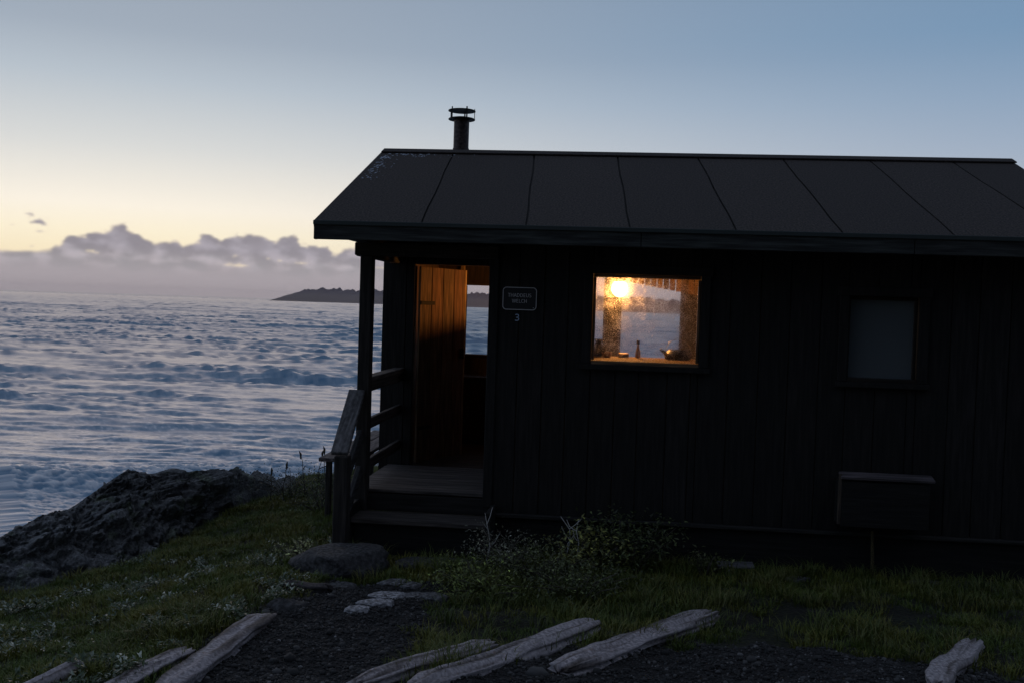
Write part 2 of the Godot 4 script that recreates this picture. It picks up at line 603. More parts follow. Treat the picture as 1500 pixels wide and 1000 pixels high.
func build_cabin() -> void:
	cabin = thing("cabin", Vector3(0.6, -0.42, -1.8), "small dark board cabin with a pitched roof, porch and lit window above the sea", "cabin")
	var y0 := -0.1
	var inner := func(z): return roof_y(z) - 0.11
	# floor, porch deck
	mi("floor", bbox(Vector3(5.3, 0.09, 3.56)), wood(.07, .045, .03, 0), cabin, Vector3(0.65, -0.05, -1.8))
	var deck := mi("porch_deck", bbox(Vector3(1.12, 0.1, 1.2)), wood(.03, .024, .02, 0), cabin, Vector3(-1.47, -0.06, -0.66))
	var z := -0.02
	for k in 13:
		var tone := rng.randf_range(0.8, 1.15)
		var pw := 0.094
		mi("plank", bbox(Vector3(1.1 + rng.randf() * 0.02, 0.026, pw - 0.008), 0.004), wood(.2 * tone, .165 * tone, .15 * tone, 0) if k % 3 else wood(.15, .125, .115, 0), deck, Vector3(-1.455, 0.018 + rng.randf() * 0.003, z - pw / 2.0))
		z -= pw
	# walls
	var H := 2.12 - y0
	var front_open := [Rect2(-0.16 + 0.915, 1.085 - y0, 0.815, 0.69), Rect2(1.746 + 0.915, 1.027 - y0, 0.51, 0.637)]
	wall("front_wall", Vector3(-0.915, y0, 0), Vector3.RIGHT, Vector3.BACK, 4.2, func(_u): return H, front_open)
	wall("porch_side_wall", Vector3(-0.915, y0, -1.3), Vector3.BACK, Vector3.LEFT, 1.19, func(u): return inner.call(-1.3 + u) - y0, [])
	wall("porch_back_wall", Vector3(-2.11, y0, -1.3), Vector3.RIGHT, Vector3.BACK, 1.195, func(_u): return inner.call(-1.3) - y0, [Rect2(0.3, 0.1, 0.77, 1.86)])
	wall("side_wall", Vector3(-2.09, y0, -3.5), Vector3.BACK, Vector3.LEFT, 2.09, func(u): return inner.call(-3.5 + u) - y0, [])
	wall("gable_wall", Vector3(-2.09, 1.98, -1.3), Vector3.BACK, Vector3.LEFT, 1.3, func(u): return inner.call(-1.3 + u) - 1.98, [], 0.02)
	wall("end_wall", Vector3(3.285, y0, -0.1), Vector3.FORWARD, Vector3.RIGHT, 3.4, func(u): return inner.call(-0.1 - u) - y0, [])
	var rear_open := []
	for r in [[-1.684, -0.98], [-0.85, -0.09], [0.064, 0.759]]:
		rear_open.append(Rect2(3.285 - r[1], 0.924 - y0, r[1] - r[0], 0.96 if r[0] > -1.0 else 0.83))
	wall("rear_wall", Vector3(3.285, y0, -3.6), Vector3.LEFT, Vector3.FORWARD, 5.395, func(_u): return H, rear_open, 0.035)
	wall("partition_wall", Vector3(1.25, y0 + 0.1, -0.1), Vector3.FORWARD, Vector3.RIGHT, 3.4, func(u): return inner.call(-0.1 - u) - y0 - 0.12, [])
	# skirt below the boards
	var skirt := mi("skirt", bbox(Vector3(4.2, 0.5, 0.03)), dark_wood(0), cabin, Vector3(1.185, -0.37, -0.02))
	mi("ledge", bbox(Vector3(4.2, 0.03, 0.05), 0.006), wood(.04, .036, .033, 0), skirt, Vector3(1.185, -0.115, 0.012))
	mi("corner_post", bbox(Vector3(0.075, 1.98, 0.13), 0.005), dark_wood(1), cabin, Vector3(-0.925, 0.93, -0.05))
	# roof
	build_roof()
	# porch frame
	mi("post", bbox(Vector3(0.098, 2.3, 0.098), 0.007), wood(.035, .028, .024, 1), cabin, Vector3(-1.925, 0.71, 0.0))
	mi("header_beam", bbox(Vector3(1.13, 0.1, 0.1), 0.006), wood(.03, .025, .021, 0), cabin, Vector3(-1.455, 1.912, 0.0))
	mi("side_beam", bbox(Vector3(0.09, 0.1, 1.23), 0.006), wood(.03, .025, .021, 2), cabin, Vector3(-1.995, 1.91, -0.68))
	var rail := mi("railing", bbox(Vector3(0.1, 0.036, 1.25), 0.005), wood(.16, .13, .12, 2), cabin, Vector3(-1.93, 0.895, -0.675))
	for y in [0.835, 0.535, 0.21]:
		mi("rail", bbox(Vector3(0.038, 0.085, 1.23), 0.005), wood(.075, .062, .056, 2), rail, Vector3(-1.92, y, -0.675))
	# steps
	var steps := mi("steps", bbox(Vector3(1.04, 0.042, 0.3), 0.007), wood(.1, .083, .075, 0), cabin, Vector3(-1.41, -0.15, 0.17))
	mi("riser", bbox(Vector3(1.0, 0.13, 0.025)), dark_wood(0), steps, Vector3(-1.41, -0.065, -0.008))
	mi("riser", bbox(Vector3(1.0, 0.28, 0.03)), dark_wood(0), steps, Vector3(-1.41, -0.312, 0.26))
	for x in [-1.945, -0.875]:
		mi("stringer", bbox(Vector3(0.038, 0.42, 0.36)), dark_wood(2), steps, Vector3(x, -0.25, 0.16))
	# stair rail
	var newel := mi("newel_post", bbox(Vector3(0.105, 0.8, 0.1), 0.008), wood(.045, .038, .034, 1), cabin, Vector3(-1.92, -0.015, 0.6))
	var slope := atan2(0.385, 0.56)
	var dirv := Vector3(0, 0.385, -0.56).normalized()
	for q in [[0.0, 0.125, 0.036, -1.955, .2], [-0.3, 0.04, 0.09, -1.925, .07], [-0.58, 0.04, 0.09, -1.925, .07]]:
		var hr := mi("handrail" if q[0] == 0.0 else "lower_rail", bbox(Vector3(q[1], q[2], 0.72 if q[0] == 0.0 else 0.62), 0.006), wood(q[4], q[4] * .95, q[4] * .98, 2), newel, Vector3(q[3], 0.602 + q[0], 0.338))
		hr.rotation = Vector3(slope, 0.06 if q[0] == 0.0 else 0.0, 0)
	build_windows()
	build_door()
	build_stovepipe()

func build_roof() -> void:
	var sl := 0.394
	var ang := atan(sl)
	var nrm := Vector3(0, cos(ang), sin(ang))
	var x0 := -2.24
	var x1 := 3.52
	var felt := grained(lin(.07, .05, .043), Vector3(.9, .9, .9), noise_tex("granules", 512, 0.12, 27, 0.3, 1.0, 6), 0.95, 0.5)
	var felt2 := grained(lin(.08, .058, .05), Vector3(.8, .8, .8), noise_tex("granules", 512, 0.12, 27, 0.3, 1.0, 6), 0.95, 0.5)
	var tar := mat(lin(.009, .009, .01), 0.8)
	var slope_len := 2.2 / cos(ang)
	var roof := mi("roof", bbox(Vector3(x1 - x0, 0.09, slope_len - 0.01)), tar, cabin, Vector3((x0 + x1) / 2, roof_y(-0.7) - 0.062, -0.7 - 0.02))
	roof.rotation.x = ang
	var back := mi("rear_slope", bbox(Vector3(x1 - x0, 0.09, slope_len - 0.01)), felt, cabin, Vector3((x0 + x1) / 2, roof_y(-2.9) - 0.062, -2.9 + 0.02))
	back.rotation.x = -ang
	# roofing felt laid in strips up the slope, with open tarred joints between them
	var eave := [x0, -1.431, -0.659, 0.092, 0.846, 1.584, 2.344, 3.1, x1]
	var top := [x0 - 0.02, -1.571, -0.798, -0.026, 0.715, 1.481, 2.258, 2.974, x1]
	for k in eave.size() - 1:
		var st := SurfaceTool.new()
		st.begin(Mesh.PRIMITIVE_TRIANGLES)
		var c: Array = []
		var jag := 6
		var left := []
		var right := []
		for s in jag + 1:
			var t := float(s) / jag
			var zz := lerpf(0.41, -1.8, t)
			var wig := 0.005 * sin(k * 3.1 + s * 1.9)
			var wig2 := 0.005 * sin((k + 1) * 3.1 + s * 1.9)
			left.append(Vector3(lerpf(eave[k], top[k], t) + (0.011 + wig if k > 0 else 0.0), roof_y(zz), zz))
			right.append(Vector3(lerpf(eave[k + 1], top[k + 1], t) - (0.004 - wig2 if k < eave.size() - 2 else 0.0), roof_y(zz), zz))
		var cen: Vector3 = (left[3] + right[3]) / 2.0
		var dn := nrm * 0.012
		for s in jag:
			var a: Vector3 = left[s]
			var b: Vector3 = right[s]
			var d: Vector3 = left[s + 1]
			var e: Vector3 = right[s + 1]
			face(st, a, b, e, cen - nrm)
			face(st, a, e, d, cen - nrm)
			face(st, a, d, d - dn, cen)
			face(st, a, d - dn, a - dn, cen)
			face(st, b, e, e - dn, cen)
			face(st, b, e - dn, b - dn, cen)
		face(st, left[0], right[0], right[0] - dn, cen)
		face(st, left[0], right[0] - dn, left[0] - dn, cen)
		var sheet := mi("roofing_sheet", st.commit(), felt if k % 2 else felt2, roof)
		sheet.transform = roof.transform.affine_inverse() * Transform3D(Basis.IDENTITY, -cabin.position)
	# pale flecks of lichen and droppings by the left end of the ridge
	var fl := SurfaceTool.new()
	fl.begin(Mesh.PRIMITIVE_TRIANGLES)
	var fr := RandomNumberGenerator.new()
	fr.seed = 88
	for k in 150:
		var t := fr.randf()
		var fz := lerpf(-1.66, -0.75, t * t)
		var fxx := x0 + 0.03 + absf(fr.randfn(0, 0.07)) + (absf(fr.randfn(0, 0.28)) if t < 0.35 else 0.0)
		var c := Vector3(fxx, roof_y(fz) + 0.0015, fz)
		var rad := fr.randf_range(0.003, 0.014)
		var ring := []
		for q in 6:
			var a := TAU * q / 6.0 + fr.randf() * 0.5
			var rr := rad * fr.randf_range(0.5, 1.3)
			ring.append(c + Vector3(cos(a) * rr, 0, 0) + Vector3(0, -sl, 1).normalized() * sin(a) * rr * 1.4)
		for q in 6: face(fl, c + nrm * 0.001, ring[q], ring[(q + 1) % 6], c - nrm)
	var flecks := mi("lichen_flecks", fl.commit(), mat(lin(.34, .38, .45), 0.95), cabin)
	flecks.position = -cabin.position
	flecks.set_meta("kind", "stuff")
	var cap := mi("ridge_cap", bbox(Vector3(x1 - x0 + 0.02, 0.014, 0.13), 0.004), felt, cabin, Vector3((x0 + x1) / 2, roof_y(-1.74) + 0.01, -1.735))
	cap.rotation.x = ang
	var cap2 := mi("ridge_cap", bbox(Vector3(x1 - x0 + 0.02, 0.014, 0.13), 0.004), felt, cabin, Vector3((x0 + x1) / 2, roof_y(-1.74) + 0.01, -1.865))
	cap2.rotation.x = -ang
	# fascia in three lengths
	var fx := x0
	for w in [2.42, 1.9, 1.44]:
		mi("fascia_board", bbox(Vector3(w - 0.004, 0.115, 0.028), 0.004), wood(.05 + rng.randf() * 0.015, .062, .06, 0), cabin, Vector3(fx + w / 2, 2.012, 0.402))
		fx += w
	mi("drip_edge", bbox(Vector3(x1 - x0, 0.034, 0.045), 0.004), mat(lin(.03, .042, .042), 0.75), cabin, Vector3((x0 + x1) / 2, 2.078, 0.408))
	for s in [[x0 + 0.012, 1.0], [x1 - 0.012, 1.0], [x0 + 0.012, -1.0], [x1 - 0.012, -1.0]]:
		var bz: float = -1.8 + s[1] * 1.1
		var bb := mi("barge_board", bbox(Vector3(0.024, 0.13, slope_len), 0.004), wood(.04, .038, .036, 2), cabin, Vector3(s[0], roof_y(bz) - 0.085, bz))
		bb.rotation.x = ang * s[1]
	for k in 8:
		var rx := x0 + 0.16 + k * 0.775
		var rf := mi("rafter", bbox(Vector3(0.04, 0.085, slope_len - 0.45), 0.003), wood(.02, .016, .013, 2) if k < 2 else wood(.12, .075, .042, 2), cabin, Vector3(rx, roof_y(-0.87) - 0.152, -0.87))
		rf.rotation.x = ang
		var rf2 := mi("rafter", bbox(Vector3(0.04, 0.085, slope_len - 0.45), 0.003), wood(.12, .075, .042, 2), cabin, Vector3(rx, roof_y(-2.73) - 0.152, -2.73))
		rf2.rotation.x = -ang

func glass() -> StandardMaterial3D:
	if not woods.has("glass"):
		var m := mat(Color(1, 1, 1, 0.06), 0.02)
		m.transparency = BaseMaterial3D.TRANSPARENCY_ALPHA
		woods["glass"] = m
	return woods["glass"]

# pane beaded with fine spray: clear glass between the drops, blurred through them
func beaded_glass() -> StandardMaterial3D:
	var W := 512
	var im := Image.create_empty(W, W, false, Image.FORMAT_RGB8)
	im.fill(Color(0.03, 0.03, 0.03))
	var n := FastNoiseLite.new()
	n.seed = 71
	n.frequency = 0.012
	var r := RandomNumberGenerator.new()
	r.seed = 15
	for y in W:
		for x in W:
			var cover := 0.2 + 0.3 * n.get_noise_2d(x, y)
			if r.randf() < cover:
				var v := r.randf_range(0.2, 0.7)
				im.set_pixel(x, y, Color(v, v, v))
	var m := mat(Color(1, 1, 1, 0.0), 1.0)
	m.transparency = BaseMaterial3D.TRANSPARENCY_ALPHA
	m.refraction_enabled = true
	m.refraction_scale = 0.018
	m.roughness_texture = ImageTexture.create_from_image(im)
	m.roughness_texture_channel = BaseMaterial3D.TEXTURE_CHANNEL_RED
	m.uv1_triplanar = true
	m.uv1_scale = Vector3(1.2, 1.2, 1.2)
	return m

# dried salt spray on the lit pane: specks and smears of pale matter
func salt_film(size: Vector2) -> StandardMaterial3D:
	var W := 256
	var Hh := 216
	var im := Image.create_empty(W, Hh, false, Image.FORMAT_RGBA8)
	var n := FastNoiseLite.new()
	n.seed = 41
	n.frequency = 0.012
	n.fractal_octaves = 5
	var f := FastNoiseLite.new()
	f.seed = 6
	f.frequency = 0.16
	for y in Hh:
		for x in W:
			var a := 0.02 + 0.1 * clampf(n.get_noise_2d(x, y * 0.6) + 0.25, 0.0, 1.0)
			if f.get_noise_2d(x, y) > 0.62: a += 0.12
			im.set_pixel(x, y, Color(1, 1, 1, clampf(a, 0, 1)))
	var r := RandomNumberGenerator.new()
	r.seed = 3
	for k in 60:
		var p := Vector2i(r.randi_range(2, W - 3), r.randi_range(2, Hh - 3))
		im.set_pixelv(p, Color(1, 1, 1, r.randf_range(0.2, 0.5)))
	var m := mat(lin(.75, .73, .7), 1.0)
	m.albedo_texture = ImageTexture.create_from_image(im)
	m.transparency = BaseMaterial3D.TRANSPARENCY_ALPHA
	m.backlight_enabled = true
	m.backlight = Color(1, 1, 1)
	return m

# casing, sash, sill and pane of one opening in a wall that faces +z (or -z)
func window(called: String, x0: float, x1: float, y0: float, y1: float, zf: float, out: float, tone := 0.3) -> MeshInstance3D:
	var cw := 0.07
	var zc := zf + out * 0.012
	var w := mi(called, bbox(Vector3(x1 - x0 - 0.004, 0.028, 0.14), 0.004), wood(tone, tone * 0.6, tone * 0.33, 0), cabin, Vector3((x0 + x1) / 2, y0 + 0.012, zf - out * 0.05))
	var casing := wood(.014, .012, .011, 1)
	for s in [-1.0, 1.0]:
		var ex := x0 - cw / 2 if s < 0 else x1 + cw / 2
		mi("casing", bbox(Vector3(cw, y1 - y0, 0.022), 0.004), casing, w, Vector3(ex, (y0 + y1) / 2, zc))
		mi("sash", bbox(Vector3(0.022, y1 - y0 - 0.06, 0.03), 0.003), wood(tone, tone * 0.6, tone * 0.33, 1), w, Vector3(x0 + 0.012 if s < 0 else x1 - 0.012, (y0 + y1) / 2, zf - out * (0.03 if called == "lit_window" else 0.06)))
	mi("casing", bbox(Vector3(x1 - x0 + 2 * cw + 0.03, cw, 0.026), 0.004), casing, w, Vector3((x0 + x1) / 2, y1 + cw / 2, zc + out * 0.002))
	mi("casing", bbox(Vector3(x1 - x0 + 2 * cw + 0.03, 0.04, 0.045), 0.004), casing, w, Vector3((x0 + x1) / 2, y0 - 0.021, zc + out * 0.01))
	mi("sash", bbox(Vector3(x1 - x0 - 0.004, 0.026, 0.03), 0.003), wood(tone, tone * 0.6, tone * 0.33, 0), w, Vector3((x0 + x1) / 2, y1 - 0.014, zf - out * (0.03 if called == "lit_window" else 0.06)))
	var beaded := called == "lit_window"
	mi("pane", bbox(Vector3(x1 - x0 - 0.046, y1 - y0 - 0.05, 0.004), 0.0003) if beaded else quad_xy(x1 - x0 - 0.046, y1 - y0 - 0.05), beaded_glass() if beaded else glass(), w, Vector3((x0 + x1) / 2, (y0 + y1) / 2 + 0.0005, zf - out * (0.01 if beaded else 0.055)))
	return w

func quad_xy(w: float, h: float) -> Mesh:
	var q := QuadMesh.new()
	q.size = Vector2(w, h)
	return q

func build_windows() -> void:
	var w := window("lit_window", -0.16, 0.655, 1.085, 1.775, 0.0, 1.0)
	mi("salt_film", quad_xy(0.765, 0.64), salt_film(Vector2(0.8, 0.66)), w, Vector3(0.2475, 1.43, -0.005))
	window("side_window", 1.746, 2.256, 1.027, 1.664, 0.0, 1.0, 0.02)
	mi("window_trim", bbox(Vector3(0.05, 1.05, 0.03), 0.004), wood(.6, .4, .2, 1), cabin, Vector3(-1.705, 1.45, -3.47))
	window("rear_window", -1.684, -0.98, 0.924, 1.754, -3.6, -1.0, 0.05)
	window("rear_window", -0.85, -0.09, 0.924, 1.884, -3.6, -1.0, 0.05)
	window("rear_window", 0.064, 0.759, 0.924, 1.884, -3.6, -1.0, 0.05)

func build_door() -> void:
	# plank door, swung inwards on its left hinges
	var hinge := Vector3(-1.795, 0.03, -1.33)
	var edge := Vector3(-1.484, 0.03, -2.0)
	var len_ := (edge - hinge).length()
	var d := (edge - hinge).normalized()
	var door := mi("door", bbox(Vector3(len_ - 0.08, 0.11, 0.024), 0.003), wood(.17, .1, .05, 0), cabin, hinge + d * len_ / 2 + Vector3(0, 1.58, 0))
	door.rotation.y = atan2(-d.z, d.x)
	for y in [-1.3, -0.65]:
		part("ledge", bbox(Vector3(len_ - 0.08, 0.11, 0.024), 0.003), wood(.17, .1, .05, 0), door, Vector3(0, y, 0))
	var u := -len_ / 2
	for k in 4:
		var bw := len_ / 4
		part("board", bbox(Vector3(bw - 0.007, 1.8, 0.024), 0.004), wood(.2 + 0.03 * (k % 2), .12, .065, 1), door, Vector3(u + bw / 2, -0.67, 0.0245))
		u += bw
	part("latch", bbox(Vector3(0.02, 0.1, 0.045), 0.004), mat(lin(.02, .02, .02), 0.5, 0.8), door, Vector3(len_ / 2 - 0.05, -0.58, 0.055))
	part("edge_moulding", tube(PackedVector3Array([Vector3(0, -1.57, 0), Vector3(0, -0.6, 0), Vector3(0, 0.23, 0)]), PackedFloat32Array([0.017, 0.017, 0.017]), 12), wood(.62, .42, .22, 1), door, Vector3(len_ / 2 + 0.012, 0, 0.025))
	for y in [-0.1, -1.25]:
		part("hinge", bbox(Vector3(0.22, 0.035, 0.006), 0.002), mat(lin(.02, .018, .016), 0.9), door, Vector3(-len_ / 2 + 0.12, y, 0.0405))
	mi("door_frame", bbox(Vector3(0.02, 1.84, 0.1)), dark_wood(1), cabin, Vector3(-1.05, 0.95, -1.34))

func build_stovepipe() -> void:
	var c := Vector3(-1.585, 0, -2.3)
	var steel := grained(lin(.11, .075, .07), Vector3(3, 3, 3), noise_tex("rust", 256, 0.03, 23, 0.4, 1.0, 5), 0.55)
	steel.metallic = 0.35
	var black := mat(lin(.02, .02, .022), 0.6, 0.4)
	var pipe := mi("stovepipe", lathe([[0.072, 3.38], [0.079, 3.38], [0.079, 3.37], [0.077, 3.37], [0.077, 3.075], [0.082, 3.07], [0.082, 3.055], [0.078, 3.05], [0.079, 2.66]], 28), steel, cabin, Vector3(c.x, 0, c.z))
	mi("collar_plate", lathe([[0.04, 3.378], [0.128, 3.374], [0.136, 3.366], [0.132, 3.36], [0.07, 3.362]], 28), black, pipe, Vector3(c.x, -0.005, c.z))
	mi("cap", lathe([[0.001, 3.466], [0.1, 3.457], [0.136, 3.45], [0.138, 3.442], [0.1, 3.444], [0.001, 3.45]], 28), black, pipe, Vector3(c.x, 0, c.z))
	for k in 5:
		var t := 0.55 + TAU * k / 5
		mi("strap", bbox(Vector3(0.014, 0.118, 0.006), 0.001), black, pipe, Vector3(c.x + sin(t) * 0.128, 3.413, c.z + cos(t) * 0.128), Vector3(0, t, 0))
	var flash := mi("flashing", lathe([[0.079, 2.93], [0.095, 2.925], [0.17, 2.75], [0.17, 2.74]], 20), black, pipe, Vector3(c.x, 0, c.z))
	flash.rotation = Vector3.ZERO

# ------------------------------------------------------------------ inside
func build_interior() -> void:
	# hanging lamp with a frosted globe
	var lp := Vector3(0.05, 1.70, -1.8)
	var lamp := thing("hanging_lamp", lp, "glowing round globe lamp hanging behind the front window", "lamp")
	var globe := mat(lin(1.0, .75, .45), 0.6)
	globe.emission_enabled = true
	globe.emission = lin(1.0, .53, .2)
	globe.emission_energy_multiplier = 34.0
	var prof := []
	for k in 15:
		var t := PI * (0.06 + 0.88 * k / 14.0)
		prof.append([0.075 * sin(t), 0.075 * cos(t)])
	var iron := mat(lin(.02, .018, .016), 0.6, 0.6)
	part("globe", lathe(prof, 28), globe, lamp)
	part("gallery", lathe([[0.012, 0.13], [0.02, 0.115], [0.034, 0.078], [0.036, 0.068], [0.018, 0.066]], 20), iron, lamp)
	part("cord", tube(PackedVector3Array([Vector3(0, 0.12, 0), Vector3(0, 0.6, 0), Vector3(0, 1.12, 0)]), PackedFloat32Array([0.006, 0.006, 0.006]), 6), iron, lamp)
	var light := OmniLight3D.new()
	light.name = "lamp_light"
	lamp.add_child(light)
	light.light_color = lin(1.0, .37, .065)
	light.light_energy = 1.5
	light.light_size = 0.07
	light.omni_range = 12.0
	light.omni_attenuation = 2.0
	light.shadow_enabled = true
	# counter below the lit window
	var counter := thing("counter", Vector3(0.2, 0, -0.62), "deep wooden counter inside below the lit window", "counter")
	part("top", bbox(Vector3(1.1, 0.03, 1.0), 0.005), wood(.32, .16, .07, 0), counter, Vector3(0, 1.082, 0))
	for x in [-0.5, 0.5]:
		for z in [-0.45, 0.45]:
			part("leg", bbox(Vector3(0.05, 1.067, 0.05), 0.004), wood(.12, .075, .045, 1), counter, Vector3(x, 0.531, z))
	var ct := 1.0975
	# tall cupboard standing right of the window, its side catches the lamp
	var tall := thing("tall_cupboard", Vector3(0.93, 0, -0.5), "tall wooden cupboard inside at the right edge of the lit window", "cupboard")
	part("side_panel", bbox(Vector3(0.025, 2.0, 0.74), 0.004), wood(.3, .18, .1, 1), tall, Vector3(-0.15, 1.0, 0))
	part("side_panel", bbox(Vector3(0.025, 2.0, 0.74), 0.004), wood(.3, .18, .1, 1), tall, Vector3(0.2, 1.0, 0))
	part("back_panel", bbox(Vector3(0.32, 1.99, 0.02), 0.004), wood(.2, .12, .07, 1), tall, Vector3(0.025, 1.0, 0.355))
	for y in [0.1, 0.7, 1.3, 1.93]:
		part("shelf", bbox(Vector3(0.32, 0.022, 0.68), 0.004), wood(.25, .15, .08, 2), tall, Vector3(0.025, y, -0.01))
	# low pot with a bail handle
	var pot := thing("pot", Vector3(0.56, ct, -0.95), "dark lidded pot with a thin wire bail handle on the window counter", "pot")
	var pm := mat(lin(.018, .014, .012), 0.35, 0.5)
	part("body", lathe([[0.112, 0.052], [0.12, 0.05], [0.12, 0.044], [0.116, 0.04], [0.11, 0.004], [0.1, 0.0], [0.001, 0.0]], 28), pm, pot)
	part("lid", lathe([[0.001, 0.086], [0.07, 0.084], [0.08, 0.078], [0.108, 0.056], [0.112, 0.05]], 28), pm, pot)
	part("spout", tube(PackedVector3Array([Vector3(-0.1, 0.05, 0.02), Vector3(-0.13, 0.066, 0.03), Vector3(-0.15, 0.085, 0.035)]), PackedFloat32Array([0.018, 0.014, 0.011]), 8), pm, pot)
	var bail := PackedVector3Array()
	var br := PackedFloat32Array()
	for k in 15:
		var t := PI * k / 14.0
		bail.append(Vector3(-cos(t) * 0.114, 0.045 + sin(t) * 0.125, 0.0))
		br.append(0.0022)
	part("bail_handle", tube(bail, br, 6), mat(lin(.5, .48, .45), 0.4, 0.8), pot)
	var bottle := thing("bottle", Vector3(0.22, ct, -0.95), "slim pale bottle with a black cap standing on the window counter", "bottle")
	part("body", lathe([[0.009, 0.125], [0.01, 0.105], [0.012, 0.085], [0.02, 0.05], [0.022, 0.035], [0.022, 0.004], [0.001, 0.0]], 16), mat(lin(.6, .6, .6), 0.25), bottle)
	part("cap", lathe([[0.001, 0.152], [0.012, 0.151], [0.013, 0.146], [0.013, 0.12], [0.009, 0.118]], 16), mat(lin(.01, .01, .012), 0.5), bottle)
	var tin := thing("tin", Vector3(0.1, ct, -0.98), "small low round tin beside the slim bottle", "tin")
	part("body", lathe([[0.044, 0.028], [0.044, 0.001], [0.001, 0.0]], 20), mat(lin(.03, .025, .022), 0.45, 0.3), tin)
	part("lid", lathe([[0.001, 0.036], [0.044, 0.035], [0.046, 0.032], [0.046, 0.024], [0.044, 0.024]], 20), mat(lin(.35, .22, .12), 0.45, 0.5), tin)
	var bowl := thing("bowl", Vector3(-0.045, ct, -0.9), "small clay bowl at the left end of the window counter", "bowl")
	part("body", lathe([[0.036, 0.04], [0.042, 0.041], [0.045, 0.038], [0.04, 0.012], [0.024, 0.0], [0.001, 0.0]], 20), mat(lin(.25, .1, .05), 0.7), bowl)
	part("rim", lathe([[0.038, 0.044], [0.046, 0.044], [0.047, 0.038], [0.04, 0.037]], 20), mat(lin(.3, .13, .07), 0.6), bowl)
	var jug := thing("jug", Vector3(-0.12, ct, -0.95), "dark round jug in the left corner of the lit window", "jug")
	part("body", lathe([[0.03, 0.15], [0.034, 0.15], [0.026, 0.125], [0.034, 0.1], [0.056, 0.07], [0.058, 0.04], [0.044, 0.004], [0.001, 0.0]], 22), mat(lin(.02, .016, .014), 0.5), jug)
	part("handle", tube(PackedVector3Array([Vector3(0.026, 0.13, 0), Vector3(0.062, 0.135, 0), Vector3(0.074, 0.105, 0), Vector3(0.05, 0.075, 0)]), PackedFloat32Array([0.006, 0.006, 0.006, 0.006]), 6), mat(lin(.02, .016, .014), 0.5), jug)
	# slatted blind, hung askew over the rear window
	var blind := thing("slat_blind", Vector3(0.4, 1.98, -3.45), "crooked blind of upright wooden slats over the rear sea window", "blind")
	part("headrail", bbox(Vector3(1.12, 0.035, 0.03), 0.004), wood(.2, .12, .06, 0), blind, Vector3(0, 0.02, 0))
	var bx := -0.54
	for k in 16:
		var w := 0.058
		var t := (bx + 0.54) / 1.08
		var bottom := lerpf(1.862, 1.678, t) - 1.98
		var slat := part("slat", bbox(Vector3(w, 0.0 - bottom, 0.006), 0.001), wood([.55, .18, .4][k % 3], [.3, .09, .2][k % 3], [.11, .03, .07][k % 3], 1), blind, Vector3(bx + w / 2, bottom / 2, rng.randf_range(-0.004, 0.004)), Vector3(0, rng.randf_range(-0.12, 0.12), 0))
		if slat: bx += 0.068
	for row in 2:
		var p := PackedVector3Array()
		var rr := PackedFloat32Array()
		for k in 9:
			var t := k / 8.0
			p.append(Vector3(-0.54 + 1.08 * t, lerpf(1.885, 1.72, t) - 1.98 + row * 0.05, 0.012))
			rr.append(0.004)
		part("cord", tube(p, rr, 5), wood(.35, .2, .1, 0), blind)
	# tall dresser added unseen behind the porch wall, keeps the lamp off the lower half of the door
	var dr := thing("added_dresser", Vector3(-0.44, 0, -1.8), "tall narrow dresser put unseen behind the porch wall to shade the open door from the lamp", "added_dresser")
	part("carcass", bbox(Vector3(0.24, 1.53, 0.9), 0.006), wood(.08, .05, .03, 1), dr, Vector3(0, 0.765, 0))
	part("top", bbox(Vector3(0.27, 0.025, 0.94), 0.005), wood(.1, .06, .035, 2), dr, Vector3(0, 1.543, 0))
	for k in 3:
		part("drawer", bbox(Vector3(0.02, 0.42, 0.8), 0.004), wood(.12, .07, .04, 2), dr, Vector3(0.13, 0.3 + k * 0.46, 0))
	# thin haze added to the room to spread a glow round the lamp
	var air := FogVolume.new()
	air.name = "lamp_glow_haze"
	air.shape = RenderingServer.FOG_VOLUME_SHAPE_BOX
	air.size = Vector3(2.0, 1.95, 3.3)
	air.position = Vector3(0.22, 1.0, -1.78)
	var fm := FogMaterial.new()
	fm.density = 0.012
	fm.albedo = Color(0.95, 0.95, 0.95)
	air.material = fm
	add_child(air)
	tag(air, "thin haze added behind the front window for a glow round the lamp", "haze", "", "stuff")
	# pale roller blind in the dark window
	var rb := thing("roller_blind", Vector3(2.0, 1.65, -0.135), "pale roller blind drawn down inside the dark right window", "blind")
	var cloth := grained(lin(.085, .125, .15), Vector3(14, 14, 14), noise_tex("felt", 512, 0.11, 19, 0.55, 1.0, 4), 0.95)
	part("fabric", bbox(Vector3(0.54, 0.6, 0.003), 0.0005), cloth, rb, Vector3(0, -0.3, 0))
	part("hem_bar", bbox(Vector3(0.54, 0.03, 0.012), 0.003), cloth, rb, Vector3(0, -0.605, 0))
	part("roller", bbox(Vector3(0.55, 0.04, 0.04), 0.012), cloth, rb, Vector3(0, 0.02, 0))
	# low cupboard under the rear window seen through the door
	var cup := thing("cupboard", Vector3(-1.35, 0.0, -3.25), "low dark cupboard with a worktop at the back of the cabin seen through the doorway", "cupboard")
	part("carcass", bbox(Vector3(0.8, 0.7, 0.42), 0.005), wood(.02, .013, .01, 1), cup, Vector3(0, 0.345, 0))
	part("worktop", bbox(Vector3(0.84, 0.03, 0.46), 0.005), wood(.06, .045, .035, 0), cup, Vector3(0, 0.712, 0))
	part("cupboard_door", bbox(Vector3(0.36, 0.6, 0.018), 0.004), wood(.03, .014, .01, 1), cup, Vector3(0.19, 0.35, 0.22))
	part("cupboard_door", bbox(Vector3(0.36, 0.6, 0.018), 0.004), wood(.03, .014, .01, 1), cup, Vector3(-0.19, 0.35, 0.22))

